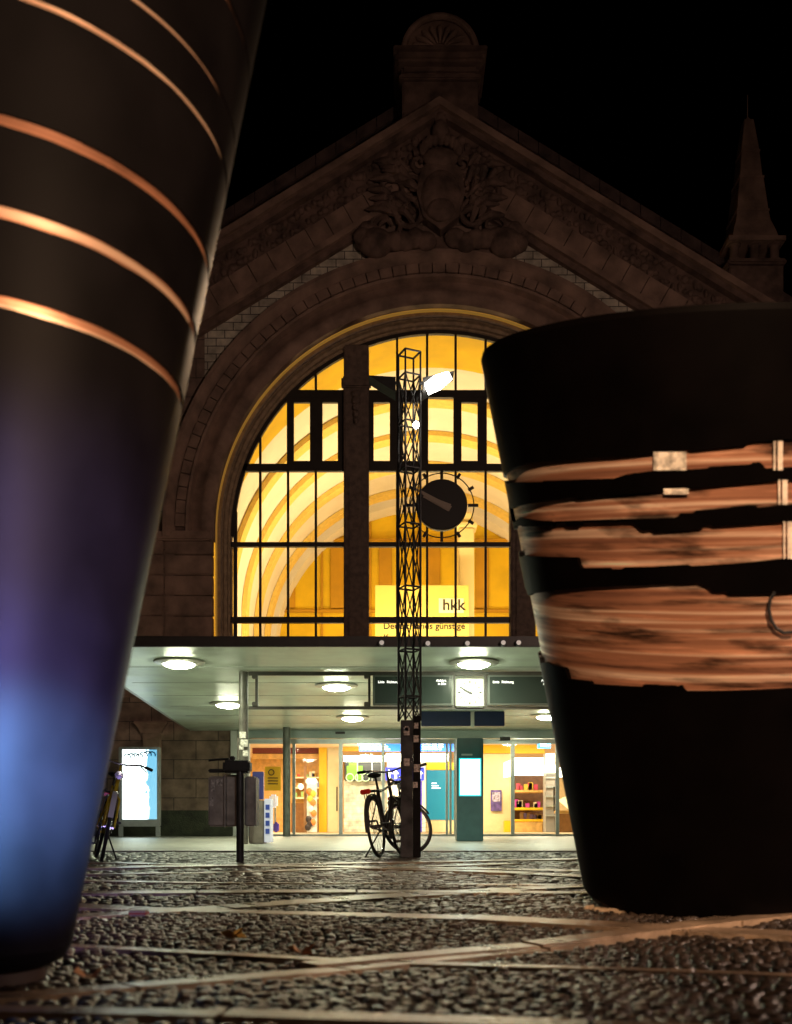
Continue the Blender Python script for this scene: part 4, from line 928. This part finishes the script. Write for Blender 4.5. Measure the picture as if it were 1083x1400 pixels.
t.links.new(rp.outputs[0], mxn.inputs['A']); t.links.new(r2.outputs[0], mxn.inputs['B']); t.links.new(mxn.outputs['Result'], bs.inputs['Base Color'])

mp3 = t.nodes.new('ShaderNodeMapping'); mp3.inputs['Scale'].default_value = (1.5, 17, 1); t.links.new(uvn.outputs[0], mp3.inputs[0])
n3 = t.nodes.new('ShaderNodeTexNoise'); n3.inputs['Scale'].default_value = 1; n3.inputs['Detail'].default_value = 6; n3.inputs['Roughness'].default_value = .6; t.links.new(mp3.outputs[0], n3.inputs[0])
r3 = t.nodes.new('ShaderNodeMapRange'); r3.inputs['From Min'].default_value = .35; r3.inputs['From Max'].default_value = .47; r3.inputs['To Min'].default_value = .06; t.links.new(n3.outputs[0], r3.inputs[0])
r4 = t.nodes.new('ShaderNodeMapRange'); r4.inputs['From Min'].default_value = .56; r4.inputs['From Max'].default_value = .70; r4.inputs['To Min'].default_value = 1; r4.inputs['To Max'].default_value = 1.9; t.links.new(n3.outputs[0], r4.inputs[0])  # lighter streaks: glints painted into the copper colour
mm = t.nodes.new('ShaderNodeMath'); mm.operation = 'MULTIPLY'; t.links.new(r3.outputs[0], mm.inputs[0]); t.links.new(r4.outputs[0], mm.inputs[1])
mx3 = t.nodes.new('ShaderNodeMix'); mx3.data_type = 'RGBA'; mx3.blend_type = 'MULTIPLY'; mx3.inputs['Factor'].default_value = 1; mx3.clamp_result = True
t.links.new(mxn.outputs['Result'], mx3.inputs['A']); t.links.new(mm.outputs[0], mx3.inputs['B']); t.links.new(mx3.outputs['Result'], bs.inputs['Base Color'])
bs.inputs['Metallic'].default_value = .55; bs.inputs['Roughness'].default_value = .42
bp = t.nodes.new('ShaderNodeBump'); bp.inputs['Strength'].default_value = .25; bp.inputs['Distance'].default_value = .01; t.links.new(n1.outputs[0], bp.inputs['Height']); t.links.new(bp.outputs[0], bs.inputs['Normal'])
shell_m = mat('black_shell', (.0013, .0008, .0007), .5, noise=.3, nscale=5, spec=.04)
shell_l = mat('dark_steel_shell', (.0058, .0050, .0056), .5, noise=.3, nscale=5, spec=.07)
ped_m = mat('rusty_pedestal', (.03, .014, .009), .7, noise=.3, nscale=8)
class Cup:
    def __init__(s, X, Y, r0, k, ax, ay, z0, T):
        a = Vector((ax, ay, 1)).normalized(); e1 = (Vector((1,0,0))-a*a.x).normalized(); e2 = a.cross(e1)
        s.o = Vector((X, Y, z0)); s.a, s.e1, s.e2, s.r0, s.k, s.T = a, e1, e2, r0, k, T
    def pt(s, th, t, off=0):
        r = s.r0+s.k*t+off
        return s.o+s.a*t+(s.e1*cos(th)+s.e2*sin(th))*r
    def hit(s, px, py):
        D = Vector(((px-541.5)/F, 1, (HORIZON-py)/F)); O = Vector((0,0,CAMZ))-s.o
        ox, oy, oz = O.dot(s.e1), O.dot(s.e2), O.dot(s.a); dx, dy, dz = D.dot(s.e1), D.dot(s.e2), D.dot(s.a)
        A = dx*dx+dy*dy-s.k*s.k*dz*dz; R = s.r0+s.k*oz; B = 2*(ox*dx+oy*dy-R*s.k*dz); Cc = ox*ox+oy*oy-R*R
        disc = B*B-4*A*Cc
        l = (-B-sqrt(max(disc, 0)))/(2*A); return atan2(oy+l*dy, ox+l*dx) % (2*pi), oz+l*dz
def build_cup(cup, label, bands, loc, NT=360, tlow=0.0, sm=None, inset=.016):
    """bands: list of (lower(theta), upper(theta)) openings, from the bottom up"""
    root = thing('cup_sculpture', label, 'sculpture', loc, 'giant turning cups on the square')
    ths = [2*pi*i/NT for i in range(NT)]
    def strip(b, lo, hi, sub):
        rows = []
        for th in ths:
            l, h = lo(th), hi(th); r = [cup.pt(th, l+(h-l)*j/sub) for j in range(sub+1)]; r += [cup.pt(th, l+(h-l)*j/sub, -.035) for j in range(sub, -1, -1)]; rows.append(r)
        b.grid(rows, True, True)
    sh = MB(); edges = [(lambda th: tlow)]
    for lo, hi in bands: edges += [lo, hi]
    TF = cup.Tf if hasattr(cup, 'Tf') else (lambda th: cup.T)
    edges.append(TF)
    for i in range(0, len(edges), 2): strip(sh, edges[i], edges[i+1], 6)
    # rounded foot and top rim
    rows = []
    for th in ths: rows.append([cup.pt(th, tlow, 0), cup.pt(th, tlow-.03, -.012), cup.pt(th, tlow-.05, -.045), cup.pt(th, tlow-.06, -.10), cup.pt(th, tlow-.06, -cup.r0-cup.k*(tlow-.06)+.001)])
    sh.grid(rows, True)
    rows = [[cup.pt(th, TF(th), 0), cup.pt(th, TF(th)+.02, -.01), cup.pt(th, TF(th)+.025, -.04), cup.pt(th, TF(th)-.05, -.07)] for th in ths]; sh.grid(rows, True)
    sh.obj('shell', sm, root, smooth=True)
    # copper liner with a UV map running round the cup
    n2, t0, t1 = 240, max(0, tlow+.1), cup.T-.35; M = 30
    me = bpy.data.meshes.new('liner'); V = []; Fc = []; UV = []
    for i in range(n2+1):
        for j in range(M+1):
            tt = t0+(t1-t0)*j/M; V.append(cup.pt(2*pi*i/n2, tt, -inset)); UV.append((2*pi*i/n2*(cup.r0+cup.k*tt), tt))
    for i in range(n2):
        for j in range(M): Fc.append((i*(M+1)+j, (i+1)*(M+1)+j, (i+1)*(M+1)+j+1, i*(M+1)+j+1))
    me.from_pydata([tuple(v) for v in V], [], Fc); ul = me.uv_layers.new(name='UVMap')
    for l in me.loops: ul.data[l.index].uv = UV[l.vertex_index]
    me.polygons.foreach_set('use_smooth', [True]*len(me.polygons)); me.materials.append(copper); link('liner', me, root)
    return root
def edge_fn(cup, pts, th_pref):
    hit = [cup.hit(*p) for p in pts]; hit.sort(); ths = [h[0] for h in hit]; ts = [h[1] for h in hit]
    rnd = random.Random(int(pts[0][1]*7)); extra = [rnd.uniform(-.02, .02) for _ in range(40)]; base = ts[-1]; base0 = ts[0]
    cuts = sorted(rnd.uniform(0, 2*pi) for _ in range(26)); amp = [rnd.choice((0, 0, .004, -.004, .006)) for _ in range(27)]
    def f(th): return f0(th)+amp[int(np.searchsorted(cuts, th))]
    def f0(th):
        if ths[0] <= th <= ths[-1]: return float(np.interp(th, ths, ts))
        e = extra[int(th/(2*pi)*40) % 40]
        if th > ths[-1]: u = min(1, (th-ths[-1])/.15); return base+e*u
        u = min(1, (ths[0]-th)/.15); return base0+e*u
    return f
q2 = .86
RC = Cup(1.577*q2, 5.234*q2, .596*q2, .216, -.017, -.275, CAMZ-.28*q2, 2.53*q2)
rim_hits = [RC.hit(*p_) for p_ in ((664, 472), (676, 462), (700, 452), (770, 438), (850, 428), (960, 417), (1083, 407))]
A_ = np.array([[1, cos(h_[0]), sin(h_[0])] for h_ in rim_hits]+[[1, cos(2.2), sin(2.2)], [1, cos(.8), sin(.8)]]); B_ = np.array([h_[1] for h_ in rim_hits]+[2.5*q2, 2.5*q2])
W_ = np.array([3]*len(rim_hits)+[1, 1]); ca = np.linalg.lstsq(A_*W_[:, None], B_*W_, rcond=None)[0]
RC.Tf = lambda th: float(ca[0]+ca[1]*cos(th)+ca[2]*sin(th))-.022
b1t = [(690,647),(721,633),(844,625),(896,620),(1083,602)]; b1b = [(697,658),(760,657),(840,654),(858,648),(896,643),(1042,634),(1044,643),(1083,641)]
b2t = [(704,695),(740,688),(903,672),(1083,656)]; b2b = [(710,708),(740,712),(925,706),(929,700),(950,700),(1083,688)]
b3t = [(708,719),(866,717),(877,728),(1083,713)]; b3b = [(716,762),(791,764),(793,779),(892,777),(1011,770),(1083,762)]
b4t = [(729,811),(803,805),(955,799),(966,805),(975,812),(1052,811),(1083,809)]; b4b = [(745,907),(773,915),(777,930),(933,939),(937,947),(1083,943)]
bands = [(edge_fn(RC, lo, 0), edge_fn(RC, hi, 0)) for lo, hi in ((b4b,b4t),(b3b,b3t),(b2b,b2t),(b1b,b1t))]
rc = build_cup(RC, 'large black cup sculpture with wide copper bands, on the right', bands, (1.577*q2, 5.234*q2, 0), 540, tlow=-.045, sm=shell_m)
# parts on the right cup
def cup_patch(cup, x0, y0, x1, y1, name, m, par, off=.004, n=6):
    rows = []
    for i in range(n+1):
        rows.append([])
        for j in range(3):
            th, tt = cup.hit(x0+(x1-x0)*i/n, y0+(y1-y0)*j/2); rows[-1].append(cup.pt(th, tt, off))
    MB().grid(rows).obj(name, m, par, smooth=True)
cup_patch(RC, 894, 618, 939, 643, 'sticker', mat('silver_sticker', (.8, .74, .62), .4, noise=.8, nscale=30, metal=.3), rc)
cup_patch(RC, 908, 668, 942, 676, 'sticker', mat('silver_sticker'), rc)
for a, b_ in ((603, 643), (656, 690), (713, 764)):
    sh_ = (a-603)*.12
    cup_patch(RC, 1063+sh_, a, 1070+sh_, b_, 'tape_strip', mat('pale_tape', (.75, .66, .55), .5, noise=.4, nscale=20), rc, n=2)
    cup_patch(RC, 1057.5+sh_, a, 1060+sh_, b_, 'tape_strip', mat('pale_tape'), rc, n=2)
b = MB(); b.tube([RC.pt(*RC.hit(px, py), off=.012) for px, py in ((1058,809),(1052,818),(1050,832),(1053,848),(1060,859),(1070,865),(1083,864))], .006, 6); b.obj('cable', rubber, rc, smooth=True)
MB().lathe([(0, 0), (.44, 0), (.44, .10), (.40, .14), (0, .14)], (1.577*q2, 5.19*q2, .0), n=64).obj('pedestal', ped_m, rc, smooth=True)

q = .55
LC = Cup(-1.843*q, 4.423*q, .433*q, .162, .041, -.016, CAMZ-.28*q, 2.9)
def slit(tc, hw, seed):
    rnd = random.Random(seed); jl = [rnd.uniform(-.0016, .0016) for _ in range(50)]
    def lo(th): return tc*q-hw+float(np.interp(th/(2*pi)*50 % 50, range(50), jl))
    def hi(th): return tc*q+hw+float(np.interp((th/(2*pi)*50+7) % 50, range(50), jl))*.6
    return lo, hi
slits = [slit(2.224, .012, 1), slit(2.522, .013, 2), slit(2.821, .011, 3), slit(3.225, .007, 4), slit(3.40, .005, 5), slit(3.72, .007, 6)]
lc = build_cup(LC, 'tall dark cup sculpture with thin orange slits and blue glow, on the left', slits, (-1.843*q, 4.423*q, 0), 540, tlow=-.14, sm=shell_l, inset=.007)
MB().lathe([(0, 0), (.15, 0), (.15, .05), (.13, .07), (0, .07)], (-1.843*q, 4.423*q, .0), n=64).obj('pedestal', ped_m, lc, smooth=True)

# ================================================================== LITTER
def leaf(px, py, col, label, s=.035):
    g = G(px, py); a = random.uniform(0, 6); b = MB(); n = 10; pts = []
    for i in range(n): u = 2*pi*i/n; r = s*(1+.25*cos(5*u)); pts.append((g.x+r*cos(u+a), g.y+r*sin(u+a), .012+.014*(1+cos(u*2))))
    b.add(pts+[(g.x, g.y, .01)], [(i, (i+1) % n, n) for i in range(n)]); o = b.obj('fallen_leaf', mat('leaf_%s' % col, {'ochre': (.6, .36, .08), 'brown': (.35, .16, .06)}[col], .6), None); o.data.materials.append(o.data.materials[0]); tag(o, label, 'leaf', 'fallen leaves on the cobbles')
leaf(320, 1287, 'ochre', 'ochre fallen leaf on the dark cobbles left of centre'); leaf(413, 1310, 'brown', 'small brown leaf on the pale granite strip'); leaf(122, 1343, 'brown', 'brown leaf beside the left cup near the granite strip')
g = G(190, 1252); ci = thing('cigarette_pack', 'crushed cigarette pack lying on the paving near the left cup', 'litter', g)
MB().box((g.x-.035, g.y-.03, .0), (g.x+.035, g.y+.03, .024), .004).obj('pack', mat('pack_white', (.22, .19, .15), .5), ci); MB().box((g.x-.036, g.y-.0305, .007), (g.x+.036, g.y+.0305, .015), .001).obj('pack_band', mat('pack_red', (.25, .03, .02), .5), ci)
g = G(826, 1242); b = MB()
for i in range(26):
    u = i/25; q = G(803+48*u+random.uniform(-2,2), 1243+7*u+random.uniform(-1.5,1.5)); b.ell((q.x, q.y, .008), (random.uniform(.01,.025), random.uniform(.01,.02), random.uniform(.006,.012)), 6)
o = b.obj('gravel', mat('pale_gravel', (.4, .3, .2), .7)); o['kind'] = 'stuff'; o['label'] = 'pale gravel scattered at the foot of the right cup'
